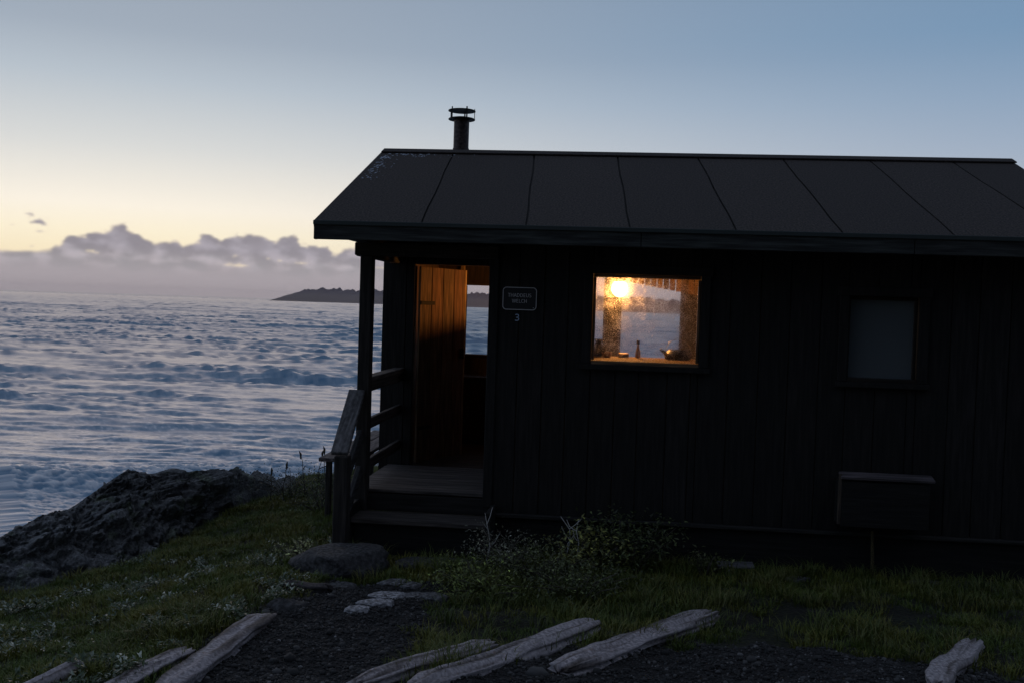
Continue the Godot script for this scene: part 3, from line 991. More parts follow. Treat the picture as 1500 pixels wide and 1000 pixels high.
# ------------------------------------------------------------------ sign
func rounded_rect(w: float, h: float, r: float, inset := 0.0) -> PackedVector2Array:
	var p := PackedVector2Array()
	var hw := w / 2 - inset
	var hh := h / 2 - inset
	var rr := r - inset
	for q in [[1, 1, 0], [-1, 1, 1], [-1, -1, 2], [1, -1, 3]]:
		for k in 7:
			var t: float = PI / 2 * (q[2] + k / 6.0)
			p.append(Vector2(q[0] * (hw - rr) + cos(t) * rr, q[1] * (hh - rr) + sin(t) * rr))
	return p

func build_sign() -> void:
	var sign_ := thing("name_sign", Vector3(-0.722, 1.564, 0.004), "dark rounded name plate with a thin pale border beside the porch", "sign")
	var p := rounded_rect(0.264, 0.176, 0.03)
	var st := SurfaceTool.new()
	st.begin(Mesh.PRIMITIVE_TRIANGLES)
	for k in p.size():
		var a := p[k]
		var b := p[(k + 1) % p.size()]
		face(st, Vector3(0, 0, 0.01), Vector3(a.x, a.y, 0.01), Vector3(b.x, b.y, 0.01), Vector3.ZERO)
		face(st, Vector3(a.x, a.y, 0.01), Vector3(b.x, b.y, 0.01), Vector3(b.x, b.y, 0), Vector3(0, 0, 0.005))
		face(st, Vector3(a.x, a.y, 0.01), Vector3(b.x, b.y, 0), Vector3(a.x, a.y, 0), Vector3(0, 0, 0.005))
	part("plate", st.commit(), mat(lin(.012, .012, .014), 0.5), sign_)
	var q := rounded_rect(0.264, 0.176, 0.03, 0.0005)
	var r := rounded_rect(0.264, 0.176, 0.03, 0.006)
	var sb := SurfaceTool.new()
	sb.begin(Mesh.PRIMITIVE_TRIANGLES)
	for k in q.size():
		var n := (k + 1) % q.size()
		var z := Vector3(0, 0, 0.0125)
		var z0 := Vector3(0, 0, 0.01)
		var a := Vector3(q[k].x, q[k].y, 0)
		var b := Vector3(q[n].x, q[n].y, 0)
		var c := Vector3(r[n].x, r[n].y, 0)
		var d := Vector3(r[k].x, r[k].y, 0)
		face(sb, a + z, b + z, c + z, Vector3.ZERO)
		face(sb, a + z, c + z, d + z, Vector3.ZERO)
		face(sb, a + z, b + z, b + z0, Vector3.ZERO)
		face(sb, a + z, b + z0, a + z0, Vector3.ZERO)
	var pale := mat(lin(.62, .6, .62), 0.5)
	part("border", sb.commit(), pale, sign_)
	var font := SystemFont.new()
	font.font_names = PackedStringArray(["Droid Sans"])
	for l in [["THADDEUS", 0.024], ["WELCH", -0.02]]:
		part("lettering", lettering(l[0], font, 0.037), mat(lin(.62, .6, .62), 0.6), sign_, Vector3(0, l[1], 0.0115))
	var screw := part("screw", lathe([[0.001, 0.003], [0.003, 0.0025], [0.0035, 0.0]], 10), pale, sign_, Vector3(0.108, -0.069, 0.0105))
	screw.rotation.x = PI / 2
	var num := mi("house_number", lettering("3", font, 0.07), mat(lin(.55, .68, .9), 0.5), self, Vector3(-0.737, 1.417, 0.006))
	tag(num, "pale blue numeral 3 on the dark boards below the name plate", "house number")

func lettering(t: String, font: Font, height: float) -> Mesh:
	var m := TextMesh.new()
	m.text = t
	m.font = font
	m.font_size = 32
	m.pixel_size = height / 32.0
	m.depth = 0.003
	m.curve_step = 1.0
	return m

# ------------------------------------------------------------------ things round the cabin
func build_outside_things() -> void:
	var grey := wood(.2, .165, .17, 2)
	var bench := thing("bench", Vector3(-2.4, ground_y(-2.4, -2.0), -2.0), "weathered plank bench outside the porch railing on the sea side", "bench")
	var by := 0.085 - bench.position.y
	for k in 2:
		part("seat_plank", bbox(Vector3(0.17, 0.035, 2.04), 0.005), grey, bench, Vector3(-0.09 + k * 0.18, by, 0))
	for q in [[-0.14, 0.8], [0.14, 0.8], [-0.14, -0.8], [0.14, -0.8]]:
		var top := by - 0.018
		part("leg", bbox(Vector3(0.05, top + 0.12, 0.05), 0.004), wood(.05, .045, .04, 1), bench, Vector3(q[0], (top - 0.12) / 2, q[1]))
	# box on the wall below the dark window
	var bx := thing("wall_box", Vector3(2.01, -0.02, 0.0), "dark wooden box with a grey lid against the wall below the blinded window", "box")
	part("body", bbox(Vector3(0.62, 0.33, 0.22), 0.004), wood(.011, .01, .009, 0), bx, Vector3(0, 0.165, 0.116))
	var lid := part("lid", bbox(Vector3(0.66, 0.022, 0.1), 0.004), wood(.17, .14, .15, 0), bx, Vector3(0.01, 0.37, 0.19))
	lid.rotation.x = 0.25
	part("batten", bbox(Vector3(0.024, 0.37, 0.02), 0.003), wood(.1, .075, .055, 1), bx, Vector3(-0.322, 0.2, 0.215))
	var stake := thing("stake", Vector3(1.97, -0.46, 0.09), "thin lichened stake standing upright below the wall box", "stake")
	part("stem", tube(PackedVector3Array([Vector3(0, 0, 0), Vector3(0.004, 0.15, 0), Vector3(-0.006, 0.38, 0)]), PackedFloat32Array([0.014, 0.013, 0.011]), 7), grained(lin(.16, .12, .05), Vector3(9, 9, 9), noise_tex("rust", 256, 0.03, 23, 0.4, 1.0, 5)), stake)
	part("top_cap", lathe([[0.001, 0.012], [0.01, 0.008], [0.013, 0.0], [0.001, -0.002]], 8), mat(lin(.16, .12, .05), 0.9), stake, Vector3(-0.006, 0.38, 0))
	var plank := mi("loose_plank", bbox(Vector3(0.27, 0.022, 0.1), 0.005), wood(.26, .25, .27, 0), self, Vector3(0.97, ground_y(0.97, 0.16) + 0.05, 0.16), Vector3(0.12, 0.05, 0.02))
	tag(plank, "short pale plank lying by the cabin wall right of the shrub", "plank")

func rock_mesh(size: Vector3, seed_: int, flat_top := 0.0, rough := 0.16) -> ArrayMesh:
	var n := FastNoiseLite.new()
	n.seed = seed_
	n.frequency = 0.9
	n.fractal_octaves = 5
	var nu := 33
	var nv := 17
	var pts := PackedVector3Array()
	for j in nv:
		var t := PI * j / (nv - 1)
		for i in nu:
			var p := TAU * (i % (nu - 1)) / (nu - 1)
			var d := Vector3(sin(p) * sin(t), cos(t), cos(p) * sin(t))
			var r := 1.0 + rough * 2.0 * n.get_noise_3d(d.x * 1.4, d.y * 1.4, d.z * 1.4)
			# facets
			for f in 5:
				var fd := Vector3(sin(seed_ + f * 2.3), 0.6 * sin(seed_ * 1.7 + f * 4.1), cos(seed_ * 0.7 + f * 1.9)).normalized()
				var lim := 0.82 + 0.1 * sin(seed_ + f)
				var dd := fd.dot(d)
				if dd > 0.2: r = minf(r, lim / dd)
			var q := d * r
			if flat_top > 0.0 and q.y > flat_top: q.y = flat_top + (q.y - flat_top) * 0.12
			pts.append(q * size)
	return grid(nu, nv, pts, PackedColorArray(), PackedVector2Array(), true)

func stone_mat(r: float, g: float, b: float) -> StandardMaterial3D:
	return grained(lin(r, g, b), Vector3(2.3, 2.3, 2.3), noise_tex("stone", 512, 0.024, 33, 0.42, 1.0, 6), 0.92, 1.0)

func build_rocks() -> void:
	# outcrop on the edge of the slope
	var base := [Vector3(-5.01, -0.92, 0.65), Vector3(-4.77, -0.90, 0.25), Vector3(-4.35, -0.83, 0.09), Vector3(-4.17, -0.81, -0.23), Vector3(-4.05, -0.79, -0.60), Vector3(-3.97, -0.77, -1.09), Vector3(-4.02, -0.78, -1.75), Vector3(-3.96, -0.77, -2.55), Vector3(-4.06, -0.79, -3.30), Vector3(-3.93, -0.77, -3.83)]
	var ridge := [Vector3(-5.35, -0.79, 0.18), Vector3(-5.05, -0.56, -0.16), Vector3(-4.86, -0.41, -0.49), Vector3(-4.75, -0.40, -0.70), Vector3(-4.70, -0.29, -1.11), Vector3(-4.63, -0.17, -1.53), Vector3(-4.54, -0.22, -1.73), Vector3(-4.22, -0.31, -2.37), Vector3(-4.08, -0.37, -2.68), Vector3(-3.79, -0.58, -3.21)]
	base.push_front(Vector3(-5.5, -1.2, 1.2))
	ridge.push_front(Vector3(-5.9, -1.1, 0.8))
	base.append(Vector3(-3.7, -0.85, -4.0))
	ridge.append(Vector3(-3.6, -0.85, -3.9))
	var n := FastNoiseLite.new()
	n.seed = 17
	n.frequency = 1.0
	n.fractal_octaves = 5
	n.fractal_gain = 0.55
	var crack := FastNoiseLite.new()
	crack.seed = 4
	crack.noise_type = FastNoiseLite.TYPE_CELLULAR
	crack.cellular_return_type = FastNoiseLite.RETURN_DISTANCE2_SUB
	crack.frequency = 1.0
	var cell := FastNoiseLite.new()
	cell.seed = 29
	cell.noise_type = FastNoiseLite.TYPE_CELLULAR
	cell.cellular_return_type = FastNoiseLite.RETURN_CELL_VALUE
	cell.frequency = 1.0
	cell.domain_warp_enabled = true
	cell.domain_warp_amplitude = 0.5
	cell.domain_warp_frequency = 1.2
	var S := base.size()
	var nu := 260
	var nv := 90
	var pts := PackedVector3Array()
	var cols := PackedColorArray()
	for j in nv:
		var v := float(j) / (nv - 1)
		for i in nu:
			var u := float(i) / (nu - 1) * (S - 1)
			var k := mini(int(u), S - 2)
			var f := u - k
			var B: Vector3 = (base[k] as Vector3).lerp(base[k + 1], f)
			var R: Vector3 = (ridge[k] as Vector3).lerp(ridge[k + 1], f)
			var away := Vector3(R.x - B.x, 0, R.z - B.z).normalized()
			var low := B - Vector3(0, 0.35, 0) - away * 0.1
			var K := R + away * 1.3 - Vector3(0, 1.5, 0)
			var M := B.lerp(R, 0.55) - away * 0.16 + Vector3(0, 0.12, 0)
			var p: Vector3
			if v < 0.35: p = K.lerp(R, pow(v / 0.35, 0.8))
			elif v < 0.9:
				var t := (v - 0.35) / 0.55
				p = R.lerp(M, t * 2.0) if t < 0.5 else M.lerp(B, t * 2.0 - 1.0)
			else: p = B.lerp(low, (v - 0.9) / 0.1)
			var big := n.get_noise_3d(p.x * 0.9, p.y * 0.9, p.z * 0.9)
			var fine := n.get_noise_3d(p.x * 4.0 + 9.0, p.y * 4.0, p.z * 4.0)
			var c := crack.get_noise_3d(p.x * 1.5, p.y * 2.2, p.z * 1.5)
			var nrm := (Vector3(0, 0.6, 0) - away * (1.0 if v > 0.35 else -0.4)).normalized()
			var at_ridge := exp(-pow((v - 0.35) / 0.08, 2.0))
			var block := cell.get_noise_3d(p.x * 1.5, p.y * 2.6, p.z * 1.5) * 0.12 + cell.get_noise_3d(p.x * 4.0, p.y * 6.0 + 9.0, p.z * 4.0) * 0.035
			p += nrm * (big * 0.14 * (1.0 - 0.6 * at_ridge) + block * (1.0 - 0.5 * at_ridge) + fine * 0.022 - 0.09 * sm(0.16, 0.0, c + 1.0 if c < -0.9 else c + 0.86) * (1.0 - 0.5 * at_ridge))
			pts.append(p)
			var lich := n.get_noise_3d(p.x * 3.0, p.y * 3.0 + 40.0, p.z * 3.0)
			var col := Color(0.3, 0.31, 0.33).lerp(Color(0.15, 0.155, 0.165), clampf(0.5 + big * 1.6, 0, 1))
			col = col.lerp(Color(0.28, 0.33, 0.25), sm(0.22, 0.4, lich) * 0.8)
			col = col.lerp(Color(0.36, 0.37, 0.38), sm(0.3, 0.42, -lich) * 0.6)
			cols.append(col)
	var m := stone_mat(1, 1, 1)
	m.vertex_color_use_as_albedo = true
	var o := mi("rock_outcrop", grid(nu, nv, pts, cols), m, self)
	tag(o, "large rugged dark rock outcrop with lichen at the edge of the grassy slope", "rock")
	# stones
	var list := [
		["boulder", Vector3(-1.83, -0.32, 0.86), Vector3(0.33, 0.16, 0.27), 3, 0.5, .12, "broad flat-topped grey boulder at the foot of the stair post", 0.2],
		["flat_slab", Vector3(-1.18, -0.39, 0.6), Vector3(0.36, 0.08, 0.2), 8, 0.4, .13, "wide dark stone slab in front of the bottom porch step", 0.1],
		["small_rock", Vector3(-1.86, -0.34, 2.0), Vector3(0.14, 0.08, 0.13), 5, 0.0, .1, "small rough rock beside the top end of the long path-edge timber", 0.4],
		["stepping_stone", Vector3(-1.4, -0.372, 1.17), Vector3(0.1, 0.035, 0.08), 12, 0.4, .3, "pale stepping stone nearest the wide slab by the steps", 0.3],
		["stepping_stone", Vector3(-1.27, -0.37, 1.22), Vector3(0.08, 0.03, 0.07), 13, 0.4, .26, "small grey stepping stone right of the one nearest the slab", 0.9],
		["stepping_stone", Vector3(-1.18, -0.36, 1.5), Vector3(0.13, 0.04, 0.1), 14, 0.4, .3, "pale stepping stone at the edge of the weeds right of the path", 0.2],
		["stepping_stone", Vector3(-1.05, -0.35, 1.55), Vector3(0.09, 0.07, 0.09), 15, 0.3, .22, "rounded grey stone half hidden in the weeds right of the stepping stones", 0.7],
		["stepping_stone", Vector3(-1.36, -0.362, 1.5), Vector3(0.12, 0.034, 0.055), 16, 0.4, .6, "bright narrow stepping stone at the top of the close row of three", 0.15],
		["stepping_stone", Vector3(-1.345, -0.357, 1.635), Vector3(0.125, 0.034, 0.06), 17, 0.4, .6, "bright stepping stone in the middle of the close row of three", 0.1],
		["stepping_stone", Vector3(-1.365, -0.35, 1.79), Vector3(0.13, 0.034, 0.07), 18, 0.4, .6, "bright broad stepping stone at the bottom of the close row of three", 0.3],
		["stepping_stone", Vector3(-1.44, -0.34, 1.96), Vector3(0.08, 0.032, 0.06), 19, 0.4, .6, "small bright stepping stone lowest on the gravel", 0.5],
		["stepping_stone", Vector3(-1.72, -0.375, 1.36), Vector3(0.13, 0.03, 0.09), 20, 0.4, .14, "dull stepping stone at the left edge of the path below the boulder", 0.5],
		["foundation_stone", Vector3(1.38, -0.4, 0.36), Vector3(0.1, 0.06, 0.07), 21, 0.3, .2, "small pale stone in the grass below the wall, leftmost of four", 0.3],
		["foundation_stone", Vector3(1.66, -0.42, 0.3), Vector3(0.16, 0.06, 0.09), 22, 0.3, .11, "long low stone in the grass right of the small pale wall stone", 0.1],
		["foundation_stone", Vector3(2.3, -0.42, 0.2), Vector3(0.15, 0.07, 0.09), 23, 0.3, .13, "grey stone in the grass right of the thin stake", 0.2],
		["foundation_stone", Vector3(2.62, -0.42, 0.18), Vector3(0.16, 0.05, 0.09), 24, 0.3, .1, "low dark stone by the wall, rightmost of four", 0.6],
	]
	for s in list:
		if s[0] == "stepping_stone": s[1].y = ground_y(s[1].x, s[1].z) + 0.004
		var q := mi(s[0], rock_mesh(s[2], s[3], s[4]), stone_mat(s[5], s[5] * 0.98, s[5] * 1.04), self, s[1], Vector3(0, s[7], 0))
		tag(q, s[6], "rock" if s[0] != "stepping_stone" else "stone", {"stepping_stone": "stepping stones on the path", "foundation_stone": "stones along the cabin wall"}.get(s[0], ""))

func timber_mesh(length: float, w: float, hgt: float, seed_: int) -> ArrayMesh:
	var n := FastNoiseLite.new()
	n.seed = seed_
	n.frequency = 1.0
	n.fractal_octaves = 4
	var nu := 29
	var nv := 44
	var pts := PackedVector3Array()
	var cols := PackedColorArray()
	for j in range(-1, nv + 1):
		var k := clampi(j, 0, nv - 1)
		var s := (float(k) / (nv - 1) - 0.5) * length
		var e := 1.0 if j == k else 0.03
		var tend := minf(k, nv - 1 - k) / 4.0
		var taper := lerpf(0.72, 1.0, clampf(tend, 0.0, 1.0))
		for i in nu:
			var t: float = -TAU * (i % (nu - 1)) / (nu - 1)
			var c := cos(t)
			var ss := sin(t)
			var sq := 1.0 / pow(pow(absf(c), 5.0) + pow(absf(ss), 5.0), 0.2)
			var r := sq * (1.0 + 0.2 * n.get_noise_3d(c * 1.2, ss * 1.2, s * 1.6) + 0.5 * n.get_noise_3d(c * 6.0, ss * 6.0, s * 0.7))
			var x := c * r * w / 2 * taper * e + 0.03 * n.get_noise_1d(s * 1.3)
			var y := ss * r * hgt / 2 * taper * e + 0.015 * n.get_noise_1d(s * 1.5 + 60.0)
			pts.append(Vector3(x, y, s + 0.06 * n.get_noise_2d(c * 2.0 + 8.0, ss * 2.0) * (1.0 - clampf(tend, 0, 1))))
			var g := n.get_noise_3d(c * 9.0, ss * 9.0, s * 0.9)
			cols.append(Color(0.56, 0.5, 0.52).lerp(Color(0.14, 0.11, 0.1), sm(-0.1, 0.35, g)))
	return grid(nu, nv + 2, pts, cols, PackedVector2Array(), true)

func build_timbers() -> void:
	var list := [
		[Vector3(-1.92, -0.25, 3.5), Vector3(-1.86, -0.31, 2.27), 0.15, "long weathered timber edging the left side of the gravel path"],
		[Vector3(-2.2, -0.27, 3.7), Vector3(-2.05, -0.28, 2.92), 0.14, "half-buried grey timber just left of the long path-edge timber"],
		[Vector3(-2.62, -0.4, 3.7), Vector3(-2.42, -0.38, 3.25), 0.1, "thin timber end in the leafy plants, leftmost of the timbers"],
		[Vector3(-1.1, -0.26, 3.25), Vector3(-0.58, -0.3, 2.46), 0.17, "grey step timber nearest the gravel path, leftmost of the three steps"],
		[Vector3(-0.85, -0.26, 3.28), Vector3(-0.04, -0.32, 2.06), 0.17, "long grey step timber in the middle of the three steps"],
		[Vector3(-0.2, -0.27, 2.82), Vector3(0.66, -0.34, 1.6), 0.18, "long grey step timber with a cut dark end, rightmost of the three steps"],
		[Vector3(1.6, -0.28, 2.7), Vector3(2.08, -0.33, 1.88), 0.13, "rough pale timber at the lower right corner beside the gravel"],
		[Vector3(-2.05, -0.35, 1.5), Vector3(-1.72, -0.35, 1.56), 0.11, "short dark log lying between the boulder and the small rock"],
	]
	var m := grained(Color.WHITE, Vector3(2.2, 2.2, 2.2), noise_tex("bark", 512, 0.03, 55, 0.6, 1.0, 6), 0.9, 0.6)
	m.vertex_color_use_as_albedo = true
	var dark := m.duplicate()
	dark.albedo_color = lin(.16, .15, .15)
	for k in list.size():
		var l: Array = list[k]
		var a: Vector3 = l[0]
		var b: Vector3 = l[1]
		a.y = ground_y(a.x, a.z) + 0.01
		b.y = ground_y(b.x, b.z) + 0.01
		var o := mi("timber", timber_mesh((b - a).length(), l[2] * 0.9, 0.085, 60 + k), dark if k == 7 else m, self, (a + b) / 2.0)
		o.look_at_from_position((a + b) / 2.0, b, Vector3.UP)
		tag(o, l[3], "timber", "old timbers along the paths")

# ------------------------------------------------------------------ plants
func blade_into(v: PackedVector3Array, nr: PackedVector3Array, root: Vector3, dir: Vector3, len_: float, w: float, bend: float) -> void:
	var side := dir.cross(Vector3.UP).normalized() * w
	var p1 := root + Vector3.UP * len_ * 0.55 + dir * len_ * bend * 0.35
	var p2 := root + Vector3.UP * len_ * (1.0 - bend * 0.35) + dir * len_ * bend
	for t in [[root - side, p1 - side * 0.8, p1 + side * 0.8], [root - side, p1 + side * 0.8, root + side], [p1 - side * 0.8, p2, p1 + side * 0.8]]:
		var n: Vector3 = -(t[1] - t[0]).cross(t[2] - t[0]).normalized()
		for q in t:
			v.append(q)
			nr.append(n)

func mesh_of(v: PackedVector3Array, nr: PackedVector3Array) -> ArrayMesh:
	var arr := []
	arr.resize(Mesh.ARRAY_MAX)
	arr[Mesh.ARRAY_VERTEX] = v
	arr[Mesh.ARRAY_NORMAL] = nr
	var m := ArrayMesh.new()
	m.add_surface_from_arrays(Mesh.PRIMITIVE_TRIANGLES, arr)
	return m

func tuft(n: int, spread: float, h0: float, h1: float, w: float, bend: float) -> ArrayMesh:
	var v := PackedVector3Array()
	var nr := PackedVector3Array()
	for k in n:
		var a := rng.randf() * TAU
		var r := sqrt(rng.randf()) * spread
		var d := a + rng.randfn(0, 0.7)
		blade_into(v, nr, Vector3(cos(a) * r, -0.01, sin(a) * r), Vector3(cos(d), 0, sin(d)), rng.randf_range(h0, h1), w * rng.randf_range(0.7, 1.2), bend * rng.randf_range(0.4, 1.4))
	return mesh_of(v, nr)

# a folded pointed leaf from root along dir
func leaf_into(v: PackedVector3Array, nr: PackedVector3Array, root: Vector3, dir: Vector3, up: Vector3, len_: float, w: float) -> void:
	var side := dir.cross(up).normalized()
	var nup := side.cross(dir).normalized()
	var m := root + dir * len_ * 0.45 - nup * w * 0.12
	var tip := root + dir * len_ - nup * len_ * 0.18
	var a := root + dir * len_ * 0.42 + side * w * 0.5 + nup * w * 0.1
	var b := root + dir * len_ * 0.42 - side * w * 0.5 + nup * w * 0.1
	for t in [[root, a, m], [a, tip, m], [root, m, b], [m, tip, b]]:
		var n: Vector3 = -(t[1] - t[0]).cross(t[2] - t[0]).normalized()
		for q in t:
			v.append(q)
			nr.append(n)

func rosette(n: int, len_: float, w: float, rise: float) -> ArrayMesh:
	var v := PackedVector3Array()
	var nr := PackedVector3Array()
	for k in n:
		var a := TAU * k / n * 1.618 * 2.0 + rng.randfn(0, 0.3)
		var e := rng.randf_range(0.15, 0.9)
		var d := Vector3(cos(a) * cos(e), sin(e), sin(a) * cos(e))
		leaf_into(v, nr, Vector3(rng.randfn(0, 0.012), rise * rng.randf(), rng.randfn(0, 0.012)), d, Vector3.UP, len_ * rng.randf_range(0.6, 1.15), w * rng.randf_range(0.7, 1.1))
	return mesh_of(v, nr)

func scatter(called: String, mesh: Mesh, m: Material, places: Array, label: String, category: String) -> void:
	var mm := MultiMesh.new()
	mm.transform_format = MultiMesh.TRANSFORM_3D
	mm.use_colors = true
	mm.mesh = mesh
	mm.instance_count = places.size()
	for k in places.size():
		mm.set_instance_transform(k, places[k][0])
		mm.set_instance_color(k, places[k][1])
	var o := MultiMeshInstance3D.new()
	o.name = called
	o.multimesh = mm
	o.material_override = m
	add_child(o, true)
	tag(o, label, category, "", "stuff")

func leaf_mat(rough: float, back := 0.25) -> StandardMaterial3D:
	var m := mat(Color.WHITE, rough)
	m.vertex_color_use_as_albedo = true
	m.backlight_enabled = true
	m.backlight = Color(back, back, back)
	return m

func rock_near(x: float, z: float) -> bool:
	return z < 0.7 and x < -3.95 - 0.9 * maxf(0.0, z + 0.3)

func build_plants() -> void:
	var gm := leaf_mat(0.6)
	# short turf
	for kind in 3:
		var places := []
		for k in 15000:
			var x := rng.randf_range(-5.6, 3.6)
			var z := rng.randf_range(-5.0, 4.2)
			if under_cabin(x, z) or rock_near(x, z): continue
			if z < -0.3 and x > -1.9: continue
			var g := gravel_at(x, z)
			if rng.randf() < g * 1.06: continue
			var n := bump.get_noise_2d(x * 16.0, z * 16.0)
			if n > 0.36 and rng.randf() < 0.55: continue
			var bare := sm(0.05, 0.35, bump.get_noise_2d(x * 7.0 + 300.0, z * 7.0))
			if x > -1.0 and rng.randf() < 0.25 + bare * 0.55: continue
			var s := rng.randf_range(0.6, 1.25) * (1.0 + 0.5 * n)
			var t := Transform3D(Basis(Vector3.UP, rng.randf() * TAU).scaled(Vector3(s, s * rng.randf_range(0.7, 1.2), s)), Vector3(x, ground_y(x, z), z))
			var c := Color(0.075, 0.115, 0.008).lerp(Color(0.15, 0.14, 0.015), clampf(0.35 + n * 1.3 + rng.randfn(0, 0.2), 0, 1))
			places.append([t, c])
		scatter("grass", tuft(18, 0.045, 0.03, 0.085, 0.0022, 0.55), gm, places, ["short green turf covering the slope and the yard", "fine yellowish grass mixed through the turf", "darker grass blades filling the turf"][kind], "grass")
	# longer grass along the wall, the timbers and round the stones
	var tall := []
	for k in 2600:
		var x := rng.randf_range(-2.6, 3.4)
		var z := rng.randf_range(0.05, 3.2)
		if under_cabin(x, z) or gravel_at(x, z) > 0.3: continue
		var n := bump.get_noise_2d(x * 12.0 + 90.0, z * 12.0)
		var want := 0.12 + 0.8 * sm(0.1, 0.4, n) + 0.5 * sm(0.6, 0.1, z)
		if x > -1.2 and x < 0.6 and z > 0.3 and z < 1.7: want += 0.6
		if rng.randf() > want: continue
		var s := rng.randf_range(0.7, 1.3)
		tall.append([Transform3D(Basis(Vector3.UP, rng.randf() * TAU).scaled(Vector3(s, s, s)), Vector3(x, ground_y(x, z), z)), Color(0.06, 0.088, 0.008).lerp(Color(0.16, 0.14, 0.035), clampf(rng.randfn(0.25, 0.3), 0, 1))])
	scatter("long_grass", tuft(22, 0.05, 0.06, 0.15, 0.0022, 0.7), gm, tall, "longer grass tufts by the wall, the stones and the timbers", "grass")
	# pale leafy ground cover on the left slope, sky glints coloured into its palest leaves
	for kind in 2:
		var leafy := []
		for k in 4200:
			var x := rng.randf_range(-4.3, -1.75)
			var z := rng.randf_range(-0.4, 3.9)
			if rock_near(x, z) or gravel_at(x, z) > 0.4 or under_cabin(x, z): continue
			var n := bump.get_noise_2d(x * 10.0 - 70.0, z * 10.0)
			var want := sm(-0.1, 0.3, n) * sm(-0.05, 0.25, bump.get_noise_2d(x * 32.0 + 11.0, z * 32.0)) * sm(0.1, 1.0, z + 0.4 - (x + 2.0) * 0.25)
			if rng.randf() > want: continue
			var s := rng.randf_range(0.55, 1.25)
			var tilt := Basis(Vector3(rng.randfn(0, 1), 0, rng.randfn(0, 1)).normalized(), rng.randf_range(0.0, 0.5))
			var c := Color(0.045, 0.075, 0.025).lerp(Color(0.5, 0.54, 0.45), pow(rng.randf(), 6.0))
			leafy.append([Transform3D((tilt * Basis(Vector3.UP, rng.randf() * TAU)).scaled(Vector3(s, s, s)), Vector3(x, ground_y(x, z) + 0.02, z)), c])
		scatter("ground_cover", rosette(10 if kind == 0 else 7, 0.032 if kind == 0 else 0.045, 0.015, 0.05), leaf_mat(0.32), leafy, ["pale leafy ground cover spreading left of the path with sky glints coloured into some leaves", "broader leaves among the ground cover left of the path"][kind], "ground cover")
	# gravel
	var pebbles := []
	for k in 90000:
		var x := rng.randf_range(-2.1, 2.6)
		var z := rng.randf_range(1.0, 4.2)
		if rng.randf() > gravel_at(x, z) * 0.95 + 0.01: continue
		var s := 0.0034 * exp(rng.randfn(0.2, 0.5))
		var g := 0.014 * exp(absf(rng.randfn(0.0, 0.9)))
		pebbles.append([Transform3D(Basis.from_euler(Vector3(rng.randf() * TAU, rng.randf() * TAU, 0)).scaled(Vector3(s * rng.randf_range(0.8, 1.6), s, s * rng.randf_range(0.8, 1.5))), Vector3(x, ground_y(x, z) + s * 0.3, z)), Color(g, g * 0.96, g * 0.97)])
	var peb := SphereMesh.new()
	peb.radius = 1.0
	peb.height = 1.7
	peb.radial_segments = 5
	peb.rings = 2
	var pmat := mat(Color.WHITE, 0.85)
	pmat.vertex_color_use_as_albedo = true
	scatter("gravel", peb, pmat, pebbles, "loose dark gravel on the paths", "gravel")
	# shrubs by the wall
	shrub(Vector3(0.17, 0, 0.42), 0.42, 0.5, 1700, 0.04, Color(0.06, 0.075, 0.025), "dense leafy shrub against the wall below the lit window", 1)
	shrub(Vector3(-0.14, 0, 0.55), 0.32, 0.4, 800, 0.045, Color(0.21, 0.21, 0.06), "yellow-green leafy shrub left of the dense wall shrub", 2)
	shrub(Vector3(-0.72, 0, 0.66), 0.3, 0.4, 900, 0.026, Color(0.15, 0.15, 0.11), "grey-green twiggy plant beside the bottom porch step", 3)
	shrub(Vector3(-0.4, 0, 0.85), 0.42, 0.34, 1400, 0.03, Color(0.11, 0.125, 0.055), "low tangled shrub between the twiggy plant and the wall shrubs", 4)
	shrub(Vector3(-0.8, 0, 1.3), 0.38, 0.22, 1100, 0.032, Color(0.13, 0.16, 0.04), "bright low weed at the edge of the path by the stepping stones", 5)
	shrub(Vector3(-0.15, 0, 1.25), 0.45, 0.2, 1100, 0.03, Color(0.07, 0.085, 0.03), "wide low dark weed patch in front of the wall shrubs", 11)
	shrub(Vector3(0.72, 0, 0.35), 0.15, 0.2, 160, 0.036, Color(0.09, 0.1, 0.035), "small leafy plant right of the dense wall shrub near the loose plank", 6)
	shrub(Vector3(-2.22, 0, 0.5), 0.22, 0.2, 260, 0.036, Color(0.24, 0.25, 0.11), "small pale-leaved plant left of the stair post", 7)
	# bushes at the edge behind the bench
	shrub(Vector3(-3.45, 0, -2.9), 0.55, 0.3, 1300, 0.03, Color(0.028, 0.034, 0.015), "low dark bush at the right end of the rock outcrop", 8)
	shrub(Vector3(-2.95, 0, -2.75), 0.5, 0.34, 1200, 0.03, Color(0.034, 0.042, 0.017), "low dark bush on the skyline beside the bench", 9)
	shrub(Vector3(-2.75, 0, -1.7), 0.4, 0.22, 800, 0.028, Color(0.04, 0.055, 0.018), "low green mound of leaves in front of the bench", 10)
	# bleached twigs rising from the weeds
	var words := ["forked bleached twig rising left of the wall shrubs", "thin bleached twig beside the forked one", "pale dry twig next to the bottom porch step"]
	var spots := [Vector3(-0.28, 0, 0.5), Vector3(-0.2, 0, 0.55), Vector3(-0.84, 0, 0.55)]
	for k in 3: twig(spots[k], 0.42, words[k], 30 + k)
	# dry stalks on the skyline
	var stalks := [[-3.62, 0.2], [-3.45, 0.26], [-3.27, 0.34], [-3.12, 0.36], [-2.98, 0.4], [-2.86, 0.34], [-2.73, 0.3]]
	var nth := ["leftmost", "second", "third", "fourth", "fifth", "sixth", "rightmost"]
	for k in stalks.size():
		stalk(Vector3(stalks[k][0], 0, -2.75 + 0.1 * sin(k * 2.0)), stalks[k][1] + 0.15, "dry seed stalk on the skyline bushes, %s of the seven" % (nth[k] if k == 0 or k == 6 else nth[k] + " from the left"), 40 + k)

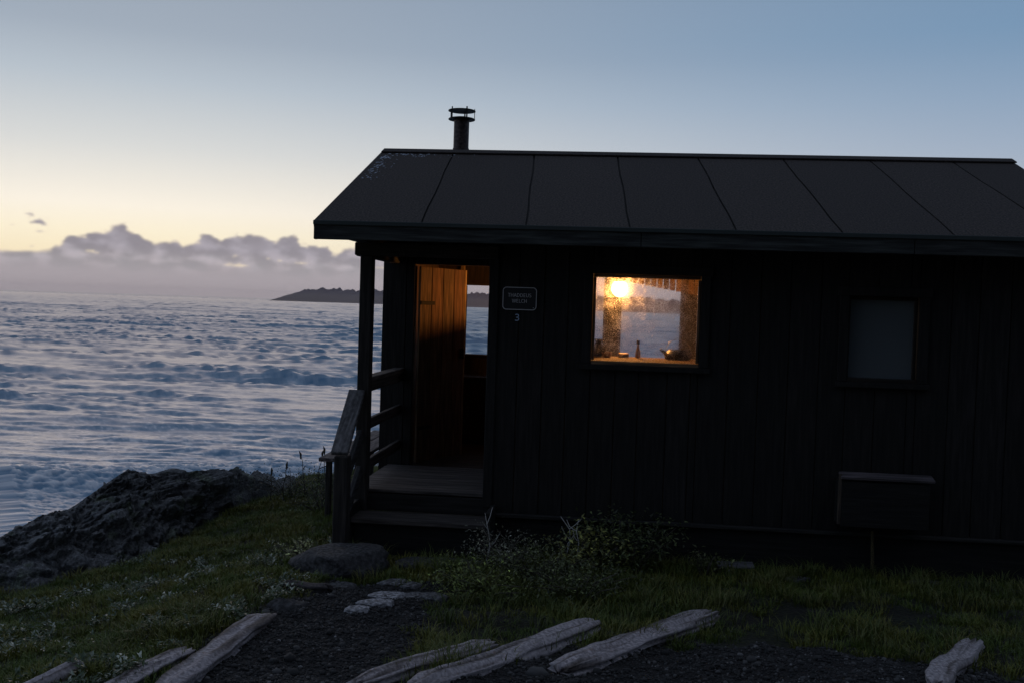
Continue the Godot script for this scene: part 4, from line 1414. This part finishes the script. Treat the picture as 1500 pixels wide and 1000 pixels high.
func shrub(where: Vector3, radius: float, height: float, leaves: int, leaf: float, c: Color, label: String, seed_: int) -> void:
	where.y = ground_y(where.x, where.z)
	var r := RandomNumberGenerator.new()
	r.seed = seed_ * 101
	var o := thing("shrub", where, label, "shrub", "shrubs round the cabin")
	var stems := SurfaceTool.new()
	stems.begin(Mesh.PRIMITIVE_TRIANGLES)
	var v := PackedVector3Array()
	var nr := PackedVector3Array()
	var col := PackedColorArray()
	var branches := 9 + int(radius * 20)
	for b in branches:
		var a := r.randf() * TAU
		var out := sqrt(r.randf()) * radius
		var hgt := height * r.randf_range(0.6, 1.1) * (1.0 - 0.45 * out / radius)
		var end := Vector3(cos(a) * out, hgt, sin(a) * out)
		var mid := end * 0.5 + Vector3(r.randfn(0, 0.03), hgt * 0.12, r.randfn(0, 0.03))
		var path := PackedVector3Array([Vector3(cos(a), 0, sin(a)) * out * 0.15 - Vector3(0, 0.03, 0), mid, end])
		stems.append_from(tube(path, PackedFloat32Array([0.006, 0.004, 0.002]), 5), 0, Transform3D.IDENTITY)
		for k in leaves / branches:
			var t := r.randf_range(0.25, 1.05)
			var p := (path[0].lerp(mid, t * 2.0) if t < 0.5 else mid.lerp(end, t * 2.0 - 1.0)) + Vector3(r.randfn(0, 1), r.randfn(0, 0.7), r.randfn(0, 1)) * radius * 0.17
			p.y = maxf(p.y, 0.0)
			var d := Vector3(r.randfn(0, 1), r.randfn(0.1, 0.6), r.randfn(0, 1)).normalized()
			var before := v.size()
			var tone := exp(r.randfn(-0.1, 0.6))
			leaf_into(v, nr, p, d, Vector3(r.randfn(0, 0.3), 1, r.randfn(0, 0.3)).normalized(), leaf * r.randf_range(0.6, 1.25), leaf * 0.45)
			for q in v.size() - before: col.append(Color(c.r * tone, c.g * tone, c.b * tone))
	part("stems", stems.commit(), mat(lin(.09, .075, .06), 0.9), o)
	var arr := []
	arr.resize(Mesh.ARRAY_MAX)
	arr[Mesh.ARRAY_VERTEX] = v
	arr[Mesh.ARRAY_NORMAL] = nr
	arr[Mesh.ARRAY_COLOR] = col
	var m := ArrayMesh.new()
	m.add_surface_from_arrays(Mesh.PRIMITIVE_TRIANGLES, arr)
	part("foliage", m, leaf_mat(0.5, 0.3), o)

func twig(where: Vector3, height: float, label: String, seed_: int) -> void:
	where.y = ground_y(where.x, where.z) - 0.02
	var r := RandomNumberGenerator.new()
	r.seed = seed_
	var o := thing("dry_twig", where, label, "twig", "bleached twigs in the weeds")
	var m := mat(lin(.5, .48, .46), 0.9)
	var p := PackedVector3Array()
	var q := PackedFloat32Array()
	for k in 6:
		p.append(Vector3(r.randfn(0, 0.014) * k * 0.4, height * k / 5.0, r.randfn(0, 0.012)))
		q.append(0.0055 - 0.0006 * k)
	part("stem", tube(p, q, 6), m, o)
	for k in 3:
		var s := p[2 + k]
		var d := Vector3(r.randfn(0, 1), 1.3, r.randfn(0, 0.6)).normalized()
		part("side_twig", tube(PackedVector3Array([s, s + d * 0.06, s + d * 0.11 + Vector3(r.randfn(0, 0.02), 0.02, 0)]), PackedFloat32Array([0.0035, 0.003, 0.002]), 5), m, o)

func stalk(where: Vector3, height: float, label: String, seed_: int) -> void:
	where.y = ground_y(where.x, where.z) - 0.02
	var r := RandomNumberGenerator.new()
	r.seed = seed_
	var o := thing("dry_stalk", where, label, "dry stalk", "dry stalks on the skyline")
	var m := mat(lin(.05, .045, .035), 0.9)
	var bend := r.randf_range(-0.08, 0.05)
	var p := PackedVector3Array()
	var q := PackedFloat32Array()
	for k in 7:
		var t := k / 6.0
		p.append(Vector3(bend * t * t + r.randfn(0, 0.004), height * t, 0.02 * sin(t * 4.0)))
		q.append(0.006 * (1.0 - 0.5 * t))
	part("stem", tube(p, q, 5), m, o)
	var heads := PackedVector3Array([p[6] - Vector3(0, 0.05, 0), p[6], p[6] + Vector3(bend * 0.3, 0.035, 0)])
	part("seed_head", tube(heads, PackedFloat32Array([0.007, 0.012, 0.004]), 6), m, o)
	for k in 2:
		var s := p[2 + k * 2]
		var d := Vector3(r.randf_range(-1, 1), 0.5, 0.2).normalized()
		part("dry_leaf", tube(PackedVector3Array([s, s + d * 0.05, s + d * 0.09 - Vector3(0, 0.03, 0)]), PackedFloat32Array([0.004, 0.006, 0.002]), 4), m, o)
